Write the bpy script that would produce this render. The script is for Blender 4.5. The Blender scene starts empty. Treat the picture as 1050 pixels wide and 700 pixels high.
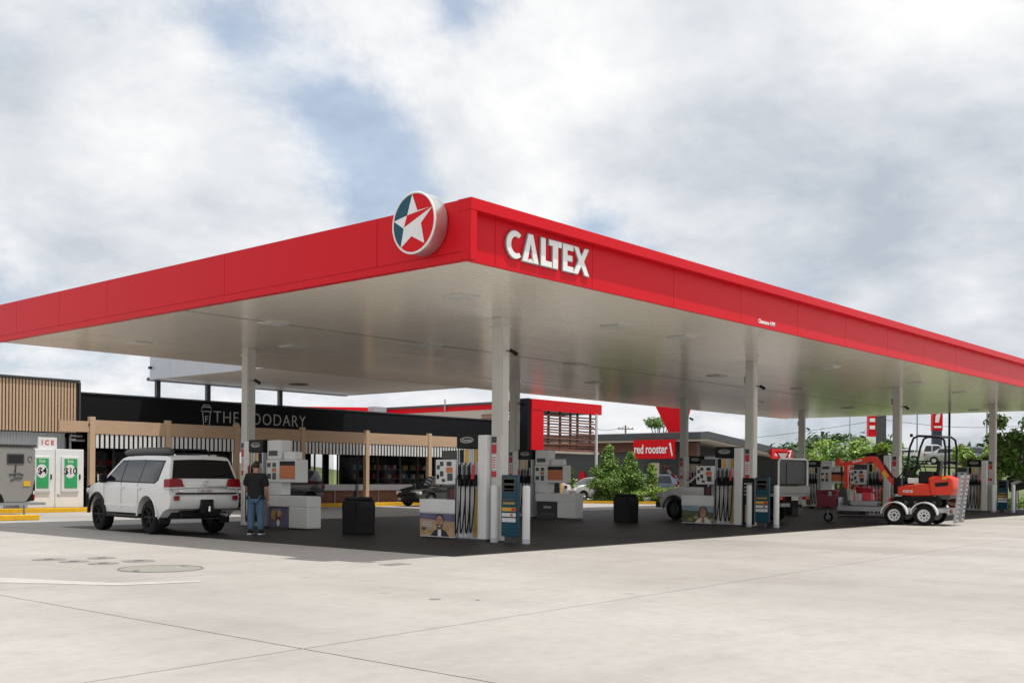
import bpy, bmesh, math, random
import numpy as np
from mathutils import Vector, Matrix
R = math.radians
random.seed(7)
scene = bpy.context.scene
COL = scene.collection
# ------------------------------------------------------------------ camera
# world axes: +x along the long side of the canopy, +y along its short side, origin under the near canopy corner
F, HZ, ROLL, YAW, EYE = 1100.7, 489.0, .0075, R(41.168), 1.45
_s, _c = math.sin(YAW), math.cos(YAW)
CAM = (-12.8255, -12.1504)
cd = bpy.data.cameras.new('camera'); cam = bpy.data.objects.new('camera', cd); COL.objects.link(cam)
cam.location = (CAM[0], CAM[1], EYE); cam.rotation_euler = (R(90), -ROLL, YAW - R(90))
cd.sensor_width = 36; cd.lens = 36 * F / 1050; cd.shift_y = (HZ - 350) / 1050
cd.clip_start = .1; cd.clip_end = 6000
scene.camera = cam

def ray(u, v):
    dx, dy = u - 525, v - HZ
    x = dx * math.cos(ROLL) + dy * math.sin(ROLL); y = -dx * math.sin(ROLL) + dy * math.cos(ROLL)
    X = x / F
    return Vector((X * _s + _c, -X * _c + _s, -y / F))
def gp(u, v, z=0.0):
    d = ray(u, v); t = (z - EYE) / d.z
    return Vector((CAM[0] + t * d.x, CAM[1] + t * d.y, z))
def at(u, v, D):
    d = ray(u, v); return Vector((CAM[0] + D * d.x, CAM[1] + D * d.y, EYE + D * d.z))
def wy(u, v, y):
    d = ray(u, v); t = (y - CAM[1]) / d.y; return Vector((CAM[0] + t * d.x, y, EYE + t * d.z))
def wx(u, v, x):
    d = ray(u, v); t = (x - CAM[0]) / d.x; return Vector((x, CAM[1] + t * d.y, EYE + t * d.z))

# ------------------------------------------------------------------ world: sky with broken cloud
w = bpy.data.worlds.new('World'); scene.world = w; w.use_nodes = True
nt = w.node_tree; N = nt.nodes; L = nt.links; N.clear()
SUNV = Vector((.8, -1.5, 5.05)).normalized()
sun_el = math.asin(SUNV.z); sun_az = math.atan2(SUNV.x, SUNV.y)
sky = N.new('ShaderNodeTexSky'); sky.sky_type = 'NISHITA'; sky.sun_disc = False
sky.sun_elevation = sun_el; sky.sun_rotation = sun_az; sky.air_density = 1.0; sky.dust_density = 2.0; sky.ozone_density = 1.5
def wn(t, **k):
    n = N.new(t)
    for a, b in k.items(): setattr(n, a, b)
    return n
def wm(op, a, b=None, c=None, clamp=False):
    n = N.new('ShaderNodeMath'); n.operation = op; n.use_clamp = clamp
    for i, q in enumerate((a, b, c)):
        if q is None: continue
        if isinstance(q, (int, float)): n.inputs[i].default_value = q
        else: L.new(q, n.inputs[i])
    return n.outputs[0]
tc = wn('ShaderNodeTexCoord')
sep = wn('ShaderNodeSeparateXYZ'); L.new(tc.outputs['Generated'], sep.inputs[0])
zz = wm('ADD', wm('MAXIMUM', sep.outputs[2], 0.0), .40)
comb = wn('ShaderNodeCombineXYZ'); L.new(wm('DIVIDE', sep.outputs[0], zz), comb.inputs[0]); L.new(wm('DIVIDE', sep.outputs[1], zz), comb.inputs[1])
def noise(vec, scale, detail, rough, off, dist=0.0):
    mp = wn('ShaderNodeMapping'); mp.inputs['Location'].default_value = off; L.new(vec, mp.inputs[0])
    n = wn('ShaderNodeTexNoise'); n.inputs['Scale'].default_value = scale; n.inputs['Detail'].default_value = detail
    n.inputs['Roughness'].default_value = rough; n.inputs['Distortion'].default_value = dist; L.new(mp.outputs[0], n.inputs[0])
    return n.outputs[0]
n1 = noise(comb.outputs[0], 1.7, 9, .56, (3.1, 1.7, 0), .35)
n1b = noise(comb.outputs[0], 1.7, 7, .56, (3.1 + .05, 1.7 - .07, 0), .35)     # the same field a little nearer the sun: gives the clouds a lit side
n2 = noise(comb.outputs[0], 1.5, 2, .5, (7.3, 2.2, 4))
n3 = noise(comb.outputs[0], 5.5, 6, .62, (1.3, 9.2, 2), .15)
def blob(u, v, rad):      # soft bump of the cloud field round a direction of the sky
    d = ray(u, v).normalized()
    vm = wn('ShaderNodeVectorMath', operation='DISTANCE'); L.new(tc.outputs['Generated'], vm.inputs[0]); vm.inputs[1].default_value = d
    t = wm('SUBTRACT', 1.0, wm('DIVIDE', vm.outputs['Value'], rad), clamp=True)
    return wm('MULTIPLY', t, t)
BLUE = [(235, 35, .13, .24), (345, 110, .13, .28), (395, 190, .12, .26), (470, 15, .10, .20), (610, 235, .12, .2), (835, 305, .10, .16)]
CLOUD = [(170, 175, .17, .26), (600, 110, .30, .16), (900, 200, .3, .12), (60, 180, .16, .12)]
cov = wm('ADD', n1, wm('MULTIPLY', wm('SUBTRACT', n3, .5), .30))
for u, v, r, a in BLUE: cov = wm('SUBTRACT', cov, wm('MULTIPLY', blob(u, v, r), a * 1.2))
for u, v, r, a in CLOUD: cov = wm('ADD', cov, wm('MULTIPLY', blob(u, v, r), a))
mr = wn('ShaderNodeMapRange', interpolation_type='SMOOTHSTEP'); L.new(cov, mr.inputs[0]); mr.inputs[1].default_value = .27; mr.inputs[2].default_value = .50
mask = mr.outputs[0]
GREY = [(900, 200, .34, .30), (790, 130, .2, .16), (20, 70, .18, .22), (110, 260, .15, .16), (700, 60, .2, .06), (900, 430, .45, .20), (640, 215, .12, .12), (200, 230, .08, .10)]
WHITE = [(150, 170, .15, .16), (620, 30, .15, .2), (900, 10, .2, .2), (1000, 290, .1, .28), (890, 300, .07, .2)]
sh = wm('ADD', wm('ADD', wm('MULTIPLY', n2, .55), wm('MULTIPLY', n3, .62)), wm('MULTIPLY', wm('SUBTRACT', n1, n1b), .85))
sh = wm('ADD', sh, -.02)
for u, v, r, a in GREY: sh = wm('SUBTRACT', sh, wm('MULTIPLY', blob(u, v, r), a))
for u, v, r, a in WHITE: sh = wm('ADD', sh, wm('MULTIPLY', blob(u, v, r), a))
ramp = wn('ShaderNodeValToRGB'); L.new(sh, ramp.inputs[0])
e = ramp.color_ramp.elements
e[0].position = .18; e[0].color = (.50, .555, .63, 1); e[1].position = .70; e[1].color = (1.0, 1.0, 1.0, 1)
el = e.new(.45); el.color = (.76, .79, .83, 1)
skm = wn('ShaderNodeMix', data_type='RGBA', blend_type='MULTIPLY'); skm.inputs[0].default_value = 1.0
L.new(sky.outputs[0], skm.inputs[6]); skm.inputs[7].default_value = (.115, .115, .115, 1)
hz = wn('ShaderNodeMix', data_type='RGBA'); L.new(wm('ADD', wm('MULTIPLY', n3, .9), wm('MULTIPLY', wm('SUBTRACT', n1, .35), .8), clamp=True), hz.inputs[0])      # thin veil of high cloud over the blue
L.new(skm.outputs[2], hz.inputs[6]); hz.inputs[7].default_value = (.70, .80, .94, 1)
mx = wn('ShaderNodeMix', data_type='RGBA'); L.new(mask, mx.inputs[0]); L.new(hz.outputs[2], mx.inputs[6]); L.new(ramp.outputs[0], mx.inputs[7])
bg = wn('ShaderNodeBackground'); L.new(mx.outputs[2], bg.inputs[0]); bg.inputs[1].default_value = 1.0
wo = wn('ShaderNodeOutputWorld'); L.new(bg.outputs[0], wo.inputs[0])
# ------------------------------------------------------------------ sun
sd = bpy.data.lights.new('sun', 'SUN'); sd.energy = 3.7; sd.angle = R(.6); sd.color = (1, .955, .89)
so = bpy.data.objects.new('sun', sd); COL.objects.link(so); so.rotation_euler = SUNV.to_track_quat('Z', 'Y').to_euler(); so.location = (0, 0, 60)
vs = scene.view_settings; vs.view_transform = 'Standard'; vs.look = 'None'; vs.gamma = 1; vs.exposure = 0.0
scene.cycles.max_bounces = 6; scene.cycles.diffuse_bounces = 4; scene.cycles.glossy_bounces = 3; scene.cycles.transparent_max_bounces = 6; vs.use_curve_mapping = False

# ------------------------------------------------------------------ materials
MATS = {}
def mat(name, col, rough=.5, metal=0.0, var=.12, vscale=3.0, bump=0.0, bscale=40.0, spec=.5, coat=0.0, dirt=None, stretch=None, island=0.0, alpha=1.0, trans=0.0, emit=None, coord='Object'):
    if name in MATS: return MATS[name]
    m = bpy.data.materials.new(name); m.use_nodes = True; t = m.node_tree; n = t.nodes; l = t.links
    p = n['Principled BSDF']
    tcx = n.new('ShaderNodeTexCoord'); mp = n.new('ShaderNodeMapping'); l.new(tcx.outputs[coord], mp.inputs[0])
    if stretch: mp.inputs['Scale'].default_value = stretch
    nz = n.new('ShaderNodeTexNoise'); nz.inputs['Scale'].default_value = vscale; nz.inputs['Detail'].default_value = 6; nz.inputs['Roughness'].default_value = .6
    l.new(mp.outputs[0], nz.inputs[0])
    mxn = n.new('ShaderNodeMix'); mxn.data_type = 'RGBA'
    c = Vector(col); l.new(nz.outputs[0], mxn.inputs[0])
    mxn.inputs[6].default_value = (*(c * (1 - var * 1.4)), 1); mxn.inputs[7].default_value = (*(c * (1 + var * 1.4)), 1)
    out = mxn.outputs[2]
    if dirt:
        dcol, dsc, amt = dirt
        d = n.new('ShaderNodeTexNoise'); d.inputs['Scale'].default_value = dsc; d.inputs['Detail'].default_value = 8; d.inputs['Roughness'].default_value = .65; l.new(mp.outputs[0], d.inputs[0])
        mr_ = n.new('ShaderNodeMapRange'); l.new(d.outputs[0], mr_.inputs[0]); mr_.inputs[1].default_value = .45; mr_.inputs[2].default_value = .75; mr_.inputs[4].default_value = amt
        m2 = n.new('ShaderNodeMix'); m2.data_type = 'RGBA'; l.new(mr_.outputs[0], m2.inputs[0]); l.new(out, m2.inputs[6]); m2.inputs[7].default_value = (*dcol, 1); out = m2.outputs[2]
    if island:
        g = n.new('ShaderNodeNewGeometry'); hs = n.new('ShaderNodeHueSaturation'); l.new(out, hs.inputs['Color'])
        mr_ = n.new('ShaderNodeMapRange'); l.new(g.outputs['Random Per Island'], mr_.inputs[0]); mr_.inputs[3].default_value = 1 - island; mr_.inputs[4].default_value = 1 + island; l.new(mr_.outputs[0], hs.inputs['Value'])
        mr2 = n.new('ShaderNodeMapRange'); l.new(g.outputs['Random Per Island'], mr2.inputs[0]); mr2.inputs[3].default_value = .475; mr2.inputs[4].default_value = .525; l.new(mr2.outputs[0], hs.inputs['Hue'])
        out = hs.outputs[0]
    l.new(out, p.inputs['Base Color'])
    p.inputs['Roughness'].default_value = rough; p.inputs['Metallic'].default_value = metal; p.inputs['Specular IOR Level'].default_value = spec
    p.inputs['Coat Weight'].default_value = coat; p.inputs['Coat Roughness'].default_value = .08
    if trans: p.inputs['Transmission Weight'].default_value = trans
    if alpha < 1: p.inputs['Alpha'].default_value = alpha
    if emit: p.inputs['Emission Color'].default_value = (*emit[0], 1); p.inputs['Emission Strength'].default_value = emit[1]
    if bump:
        b = n.new('ShaderNodeBump'); b.inputs['Strength'].default_value = bump; b.inputs['Distance'].default_value = .02
        bn = n.new('ShaderNodeTexNoise'); bn.inputs['Scale'].default_value = bscale; bn.inputs['Detail'].default_value = 5; l.new(mp.outputs[0], bn.inputs[0])
        l.new(bn.outputs[0], b.inputs['Height']); l.new(b.outputs[0], p.inputs['Normal'])
    MATS[name] = m; return m
M = {}
M['red'] = mat('fascia_red', (.60, .006, .014), .36, var=.05, vscale=1.2, spec=.14, bump=.12, bscale=1.1, dirt=((.48, .008, .016), .6, .35))
M['redgloss'] = mat('red_sign_face', (.60, .004, .010), .35, var=.05, spec=.15)
M['soffit'] = mat('soffit_cream_metal', (.90, .835, .735), .17, var=.04, vscale=.8, spec=.75, dirt=((.80, .72, .60), .5, .4), stretch=(.3, 2, 1))
M['soffit2'] = mat('link_soffit', (.80, .76, .69), .5, var=.05, spec=.3)
M['soffit_d'] = mat('soffit_joint', (.14, .13, .12), .6)
M['column'] = mat('column_paint', (.58, .57, .53), .42, var=.06, dirt=((.42, .40, .36), 2.0, .3))
M['white'] = mat('white_paint', (.74, .74, .73), .4, var=.05, dirt=((.55, .54, .51), 1.5, .25))
M['whiteplas'] = mat('white_plastic', (.79, .80, .79), .35, var=.04, dirt=((.5, .5, .48), 2.5, .2))
M['black'] = mat('black_plastic', (.009, .009, .010), .5, var=.2, spec=.25)
M['rubber'] = mat('rubber', (.012, .012, .012), .8, var=.2, vscale=12, spec=.2)
M['dark'] = mat('dark_grey_metal', (.05, .052, .055), .45, var=.15)
M['grey'] = mat('grey_metal', (.33, .34, .35), .4, metal=.3, var=.1)
M['lgrey'] = mat('light_grey_metal', (.50, .53, .57), .4, var=.06)
M['alu'] = mat('aluminium', (.62, .62, .61), .35, metal=.85, var=.1)
M['galv'] = mat('galvanised_steel', (.40, .41, .42), .42, metal=.7, var=.15, vscale=8)
M['teal'] = mat('teal_panel', (.004, .066, .105), .4, var=.1, spec=.3)
M['blue'] = mat('blue_panel', (.012, .13, .24), .4, var=.1)
M['yellow'] = mat('yellow_plastic', (.72, .40, .03), .45, var=.08)
M['gold'] = mat('gold_panel', (.42, .28, .06), .45, var=.1)
M['orange'] = mat('orange_screen', (.62, .16, .03), .35, var=.1)
M['green'] = mat('green_print', (.03, .36, .12), .45, var=.08)
M['kerb'] = mat('kerb_yellow', (.80, .44, .008), .7, var=.10, vscale=6, dirt=((.36, .22, .06), 5, .4))
M['glass_dark'] = mat('dark_glass', (.006, .007, .008), .05, var=.1, spec=.35)
M['carglass'] = mat('car_glass', (.010, .012, .015), .04, var=.1, spec=.6)
M['carwhite'] = mat('white_car_paint', (.72, .72, .71), .28, var=.03, coat=.6, dirt=((.5, .46, .4), 1.2, .22))
M['carsilver'] = mat('silver_car_paint', (.42, .43, .44), .3, metal=.5, var=.04, coat=.5)
M['carblack'] = mat('black_car_paint', (.01, .01, .011), .2, var=.05, coat=.8)
M['carblue'] = mat('blue_grey_car_paint', (.10, .13, .18), .3, var=.05, coat=.6)
M['lens'] = mat('red_lens', (.24, .003, .008), .2, var=.25, vscale=14, spec=.3)
M['lensw'] = mat('clear_lens', (.55, .56, .57), .12, var=.1, spec=.8)
M['chrome'] = mat('chrome', (.75, .75, .75), .12, metal=1, var=.03)
M['plate'] = mat('licence_plate', (.62, .58, .56), .4, var=.1)
M['exca'] = mat('excavator_orange', (.72, .035, .008), .38, var=.06, dirt=((.40, .08, .03), 3, .3))
M['wood'] = mat('light_timber', (.53, .375, .245), .6, var=.16, vscale=6, stretch=(1, 1, 6))
M['woodbeam'] = mat('timber_beam', (.49, .335, .215), .6, var=.16, vscale=6, stretch=(.4, 4, 4))
M['slat'] = mat('red_brown_timber', (.20, .075, .045), .6, var=.2, vscale=5)
M['shopblack'] = mat('black_cladding', (.010, .011, .013), .7, var=.15, spec=.15)
M['rrgrey'] = mat('charcoal_wall', (.055, .055, .06), .7, var=.12)
M['skin'] = mat('skin', (.45, .22, .14), .5, var=.08)
M['hair'] = mat('dark_hair', (.02, .014, .01), .6, var=.2)
M['tshirt'] = mat('black_cotton', (.012, .012, .013), .85, var=.2, vscale=14, bump=.3, bscale=20)
M['jeans'] = mat('blue_denim', (.085, .155, .25), .8, var=.25, vscale=7, bump=.3, bscale=30)
M['leaf1'] = mat('leaf_green', (.10, .19, .028), .5, var=.25, vscale=1.2, island=.45)
M['leaf4'] = mat('leaf_bright_green', (.135, .24, .035), .5, var=.25, vscale=1.2, island=.5)
M['leaf2'] = mat('leaf_dark_green', (.045, .095, .022), .5, var=.25, vscale=1.2, island=.45)
M['leaf3'] = mat('leaf_lime', (.21, .33, .04), .5, var=.2, vscale=1.2, island=.4)
M['leafr'] = mat('leaf_pinkish', (.30, .15, .09), .5, var=.25, island=.4)
M['bark'] = mat('bark', (.12, .085, .06), .8, var=.3, vscale=9)
for k in ('leaf1', 'leaf2', 'leaf3', 'leafr'):
    M[k].node_tree.nodes['Principled BSDF'].inputs['Transmission Weight'].default_value = 0.0

# concrete with mottling, tyre haze, hairline marks
def ground_mat(name, base, dark, light, rough, spots=True, bstr=.12, spec=.35):
    m = bpy.data.materials.new(name); m.use_nodes = True; t = m.node_tree; n = t.nodes; l = t.links; p = n['Principled BSDF']
    g = n.new('ShaderNodeNewGeometry')
    def nz(sc, det, rg, scl=(1, 1, 1), rot=0):
        mp = n.new('ShaderNodeMapping'); mp.inputs['Scale'].default_value = scl; mp.inputs['Rotation'].default_value = (0, 0, rot); l.new(g.outputs['Position'], mp.inputs[0])
        q = n.new('ShaderNodeTexNoise'); q.inputs['Scale'].default_value = sc; q.inputs['Detail'].default_value = det; q.inputs['Roughness'].default_value = rg; l.new(mp.outputs[0], q.inputs[0]); return q.outputs[0]
    def mix(f, a, b):
        q = n.new('ShaderNodeMix'); q.data_type = 'RGBA'; l.new(f, q.inputs[0]) if not isinstance(f, float) else setattr(q.inputs[0], 'default_value', f)
        for i, c in ((6, a), (7, b)):
            if isinstance(c, tuple): q.inputs[i].default_value = (*c, 1)
            else: l.new(c, q.inputs[i])
        return q.outputs[2]
    def rng(f, a, b, c=0., d=1.):
        q = n.new('ShaderNodeMapRange'); l.new(f, q.inputs[0]); q.inputs[1].default_value = a; q.inputs[2].default_value = b; q.inputs[3].default_value = c; q.inputs[4].default_value = d; return q.outputs[0]
    c = mix(rng(nz(.35, 8, .6), .35, .65), base, light)
    c = mix(rng(nz(.16, 6, .6, (1, .3, 1), R(-20)), .48, .72, 0, .7), c, dark)
    c = mix(rng(nz(.9, 9, .7, (.35, 1, 1), R(42)), .5, .8, 0, .55), c, dark)
    c = mix(rng(nz(6, 6, .7), .45, .75, 0, .35), c, dark)
    c = mix(rng(nz(1.6, 8, .72), .52, .70, 0, .32), c, dark)
    c = mix(rng(nz(.5, 5, .6, (1, .05, 1), R(3)), .60, .72, 0, .35), c, dark)
    c = mix(rng(nz(.45, 5, .6, (.05, 1, 1), R(-8)), .60, .72, 0, .30), c, dark)
    if spots:
        v = n.new('ShaderNodeTexVoronoi'); v.inputs['Scale'].default_value = .55; l.new(g.outputs['Position'], v.inputs[0])
        c = mix(rng(v.outputs['Distance'], .02, .06, .6, 0.), c, (.12, .11, .10))
        v2 = n.new('ShaderNodeTexVoronoi'); v2.inputs['Scale'].default_value = 2.3; l.new(g.outputs['Position'], v2.inputs[0]); c = mix(rng(v2.outputs['Distance'], .015, .035, .5, 0.), c, (.10, .095, .09))
    l.new(c, p.inputs['Base Color']); p.inputs['Roughness'].default_value = rough; p.inputs['Specular IOR Level'].default_value = spec
    b = n.new('ShaderNodeBump'); b.inputs['Strength'].default_value = bstr; b.inputs['Distance'].default_value = .02; l.new(nz(35, 5, .7), b.inputs['Height']); l.new(b.outputs[0], p.inputs['Normal'])
    return m
M['concrete'] = ground_mat('forecourt_concrete', (.395, .374, .347), (.262, .243, .222), (.45, .43, .403), .7)
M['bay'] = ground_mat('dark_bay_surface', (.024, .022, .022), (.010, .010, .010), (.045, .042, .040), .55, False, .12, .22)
M['road'] = ground_mat('service_road', (.37, .36, .34), (.27, .262, .25), (.42, .41, .39), .75, False)
M['grass'] = ground_mat('grass_ground', (.11, .145, .05), (.065, .09, .03), (.15, .18, .065), .9, False, .5)
M['path'] = ground_mat('walkway_concrete', (.30, .29, .27), (.20, .20, .19), (.34, .33, .31), .75, False)

# ------------------------------------------------------------------ mesh helpers
class B:
    def __init__(s): s.bm = bmesh.new()
    def box(s, c, d, rot=None, bev=0.0, seg=2):
        r = bmesh.ops.create_cube(s.bm, size=1); vs = r['verts']
        bmesh.ops.scale(s.bm, vec=d, verts=vs)
        if bev:
            es = list({e for v in vs for e in v.link_edges})
            rr = bmesh.ops.bevel(s.bm, geom=es, offset=bev, segments=seg, affect='EDGES', profile=.5); vs = list({v for f in rr['faces'] for v in f.verts} | {v for v in vs if v.is_valid})
        if rot: bmesh.ops.rotate(s.bm, cent=(0, 0, 0), matrix=rot, verts=vs)
        bmesh.ops.translate(s.bm, vec=c, verts=vs); return s
    def b2(s, x0, x1, y0, y1, z0, z1, bev=0.0): return s.box(((x0 + x1) / 2, (y0 + y1) / 2, (z0 + z1) / 2), (abs(x1 - x0), abs(y1 - y0), abs(z1 - z0)), bev=bev)
    def cyl(s, p0, p1, r0, r1=None, n=12, cap=True):
        p0, p1 = Vector(p0), Vector(p1); r1 = r0 if r1 is None else r1; d = p1 - p0
        q = d.to_track_quat('Z', 'Y').to_matrix()
        rings = []
        for p, r in ((p0, r0), (p1, r1)): rings.append([s.bm.verts.new(p + q @ Vector((r * math.cos(2 * math.pi * i / n), r * math.sin(2 * math.pi * i / n), 0))) for i in range(n)])
        for i in range(n): s.bm.faces.new((rings[0][i], rings[0][(i + 1) % n], rings[1][(i + 1) % n], rings[1][i]))
        if cap: s.bm.faces.new(rings[0][::-1]); s.bm.faces.new(rings[1])
        return s
    def tube(s, pts, r, n=8, closed=False):
        pts = [Vector(p) for p in pts]; rings = []; k = len(pts); up = None
        for i, p in enumerate(pts):
            a = pts[i - 1] if i or closed else p; b = pts[(i + 1) % k] if i < k - 1 or closed else p
            d = (b - a).normalized()
            if up is None: up = d.orthogonal().normalized()
            up = (up - d * up.dot(d)).normalized(); sd = d.cross(up); rr = r[i] if isinstance(r, (list, tuple)) else r
            rings.append([s.bm.verts.new(p + rr * (up * math.cos(2 * math.pi * j / n) + sd * math.sin(2 * math.pi * j / n))) for j in range(n)])
        for i in range(k if closed else k - 1):
            A, C = rings[i], rings[(i + 1) % k]
            for j in range(n): s.bm.faces.new((A[j], A[(j + 1) % n], C[(j + 1) % n], C[j]))
        if not closed: s.bm.faces.new(rings[0][::-1]); s.bm.faces.new(rings[-1])
        return s
    def prism(s, poly, a, b, f):      # polygon (p,q) swept from a to b; f(p,q,t)->xyz
        A = [s.bm.verts.new(f(p, q, a)) for p, q in poly]; C = [s.bm.verts.new(f(p, q, b)) for p, q in poly]; n = len(poly)
        s.bm.faces.new(A[::-1]); s.bm.faces.new(C)
        for i in range(n): s.bm.faces.new((A[i], A[(i + 1) % n], C[(i + 1) % n], C[i]))
        return s
    def lathe(s, prof, n=24, f=None, closed=False):     # prof (axial, radius); axis x
        rings = []
        for a, r in prof: rings.append([s.bm.verts.new((a, r * math.cos(2 * math.pi * i / n), r * math.sin(2 * math.pi * i / n))) for i in range(n)])
        m = len(rings)
        for k in range(m if closed else m - 1):
            A, C = rings[k], rings[(k + 1) % m]
            for i in range(n): s.bm.faces.new((A[i], A[(i + 1) % n], C[(i + 1) % n], C[i]))
        if not closed: s.bm.faces.new(rings[0]); s.bm.faces.new(rings[-1][::-1])
        return s
    def mesh(s, name, mt, smooth=False):
        bmesh.ops.recalc_face_normals(s.bm, faces=s.bm.faces)
        me = bpy.data.meshes.new(name); s.bm.to_mesh(me); s.bm.free(); me.materials.append(M[mt] if isinstance(mt, str) else mt)
        if smooth:
            for p in me.polygons: p.use_smooth = True
            try: me.set_sharp_from_angle(angle=R(40))
            except Exception: pass
        return me
    def build(s, name, mt, parent=None, smooth=False, loc=None, bev=0, label=None):
        return link(name, s.mesh(name, mt, smooth), parent, loc, bev, label)
def link(name, me, parent=None, loc=None, bev=0, label=None, rot=None):
    o = bpy.data.objects.new(name, me); COL.objects.link(o)
    if parent: o.parent = parent
    if loc is not None: o.location = loc
    if rot is not None: o.rotation_euler = rot
    if bev:
        m = o.modifiers.new('bevel', 'BEVEL'); m.width = bev; m.segments = 2; m.limit_method = 'ANGLE'; m.angle_limit = R(32)
    if label: o['label'] = label
    return o
def tag(o, label, cat, group=None, kind=None):
    o['label'] = label; o['category'] = cat
    if group: o['group'] = group
    if kind: o['kind'] = kind
    return o
def struct(o): o['kind'] = 'structure'; return o
def thing(name, label, cat, loc=(0, 0, 0), rz=0.0, group=None):
    o = bpy.data.objects.new(name, None); COL.objects.link(o); o.location = loc; o.rotation_euler = (0, 0, rz); o.empty_display_size = .2
    return tag(o, label, cat, group)
def bx(name, mt, parent, x0, x1, y0, y1, z0, z1, bev=0.0, label=None):
    return B().b2(x0, x1, y0, y1, z0, z1, bev).build(name, mt, parent, label=label)
def text_mesh(body, size, mt, ext=.01, off=0.0, spacing=1.0, align='CENTER'):
    cu = bpy.data.curves.new('t', 'FONT'); cu.body = body; cu.size = size; cu.extrude = ext; cu.offset = off; cu.space_character = spacing
    cu.align_x = align; cu.align_y = 'CENTER'; cu.resolution_u = 3
    o = bpy.data.objects.new('t', cu); COL.objects.link(o); dg = bpy.context.evaluated_depsgraph_get()
    me = bpy.data.meshes.new_from_object(o.evaluated_get(dg)); bpy.data.objects.remove(o); bpy.data.curves.remove(cu)
    me.materials.clear(); me.materials.append(M[mt]); return me
def letters(me, parent, loc, rot, sx=1.0):      # every letter of a word becomes an object of its own
    bm = bmesh.new(); bm.from_mesh(me); bm.faces.ensure_lookup_table(); seen = set(); mt_ = me.materials[0]
    for f in bm.faces:
        if f.index in seen: continue
        st, isl = [f], []
        seen.add(f.index)
        while st:
            q = st.pop(); isl.append(q)
            for e_ in q.edges:
                for g_ in e_.link_faces:
                    if g_.index not in seen: seen.add(g_.index); st.append(g_)
        vi = {}; vv = []; ff = []
        for q in isl:
            for v in q.verts:
                if v.index not in vi: vi[v.index] = len(vv); vv.append(v.co[:])
            ff.append([vi[v.index] for v in q.verts])
        m2 = bpy.data.meshes.new('letter'); m2.from_pydata(vv, [], ff); m2.materials.append(mt_); o = link('letter', m2, parent, loc, rot=rot); o.scale = (sx, 1, 1)
    bm.free()
FX = (R(90), 0, R(-90))     # sheet facing -x (towards the left canopy side)
FY = (R(90), 0, 0)          # sheet facing -y
def text(name, body, size, mt, parent, loc, rot, ext=.008, off=0.0, spacing=1.0): return link(name, text_mesh(body, size, mt, ext, off, spacing), parent, loc, rot=rot)
def arc(cx, cy, r, a0, a1, n): return [(cx + r * math.cos(R(a0 + (a1 - a0) * i / n)), cy + r * math.sin(R(a0 + (a1 - a0) * i / n))) for i in range(n + 1)]

def leaves(name, mt, lobes, n, size, seed, parent=None, droop=.0):
    """many small bent leaf faces spread through the volume of a set of lobes (centre, radii)"""
    rg = np.random.default_rng(seed); vol = np.array([r[0] * r[1] * r[2] for _, r in lobes]); pick = rg.choice(len(lobes), n, p=vol / vol.sum())
    cs = np.array([c for c, _ in lobes])[pick]; rs = np.array([r for _, r in lobes])[pick]
    d = rg.normal(size=(n, 3)); d /= np.linalg.norm(d, axis=1)[:, None]
    rad = np.clip(rg.beta(3.2, 1.5, n) * (1 + .18 * rg.normal(size=n)), .05, 1.25)
    p = cs + d * rs * rad[:, None]
    nn = d * .7 + rg.normal(size=(n, 3)) * .6 + np.array([0, 0, .45]); nn /= np.linalg.norm(nn, axis=1)[:, None]
    t = np.cross(nn, rg.normal(size=(n, 3))); t /= np.linalg.norm(t, axis=1)[:, None]; t[:, 2] -= droop; b = np.cross(nn, t)
    sz = size * rg.uniform(.6, 1.35, n)[:, None]
    V = np.empty((n, 4, 3)); V[:, 0] = p - t * sz; V[:, 1] = p + b * sz * .42 + nn * sz * .12; V[:, 2] = p + t * sz; V[:, 3] = p - b * sz * .42 + nn * sz * .12
    me = bpy.data.meshes.new(name); me.from_pydata(V.reshape(-1, 3).tolist(), [], np.arange(n * 4).reshape(-1, 4).tolist()); me.materials.append(M[mt])
    return link(name, me, parent)
# ------------------------------------------------------------------ ground
CW, CL, ZB, ZT = 18.0, 46.3, 5.05, 6.045          # canopy width, length, soffit and fascia-top heights
COLX = [5.26 + 11.56 * k for k in range(4)]; COLY = (4.03, 13.67)
g = B(); g.bm.faces.new([g.bm.verts.new(p) for p in ((-2500, -2500, -.22), (2500, -2500, -.22), (2500, 2500, -.22), (-2500, 2500, -.22))])
struct(g.build('ground', 'road'))
fc = bpy.data.objects.new('forecourt', None); COL.objects.link(fc); struct(fc); fc['label'] = 'pale concrete forecourt slabs round the canopy'
def J(x): return -4.5 + .045 * (x - 2)
def slab(name, mt, pts, parent=fc, z=0.0, th=.2):
    cx = sum(p[0] for p in pts) / len(pts); cy = sum(p[1] for p in pts) / len(pts)
    b = B(); b.prism([(p[0] - cx, p[1] - cy) for p in pts], -th, 0, lambda p, q, t: (p, q, t))
    o = b.build(name, mt, parent, loc=(cx, cy, z)); return o
G_ = .010
XS = [-60, -33, -7.2, 19, 46, 75]
for i in range(5):
    x0, x1 = XS[i] + G_, XS[i + 1] - G_
    slab('concrete_slab', 'concrete', [(x0, -32), (x1, -32), (x1, J(x1) - G_), (x0, J(x0) - G_)])
    if x1 < 10: slab('concrete_slab', 'concrete', [(x0, J(x0) + G_), (x1, J(x1) + G_), (x1, 1.45 - G_), (x0, 1.45 - G_)])
    else: slab('concrete_slab', 'concrete', [(x0, J(x0) + G_), (x1, J(x1) + G_), (x1, 1.45 - G_), (x0, 1.45 - G_)])
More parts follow.
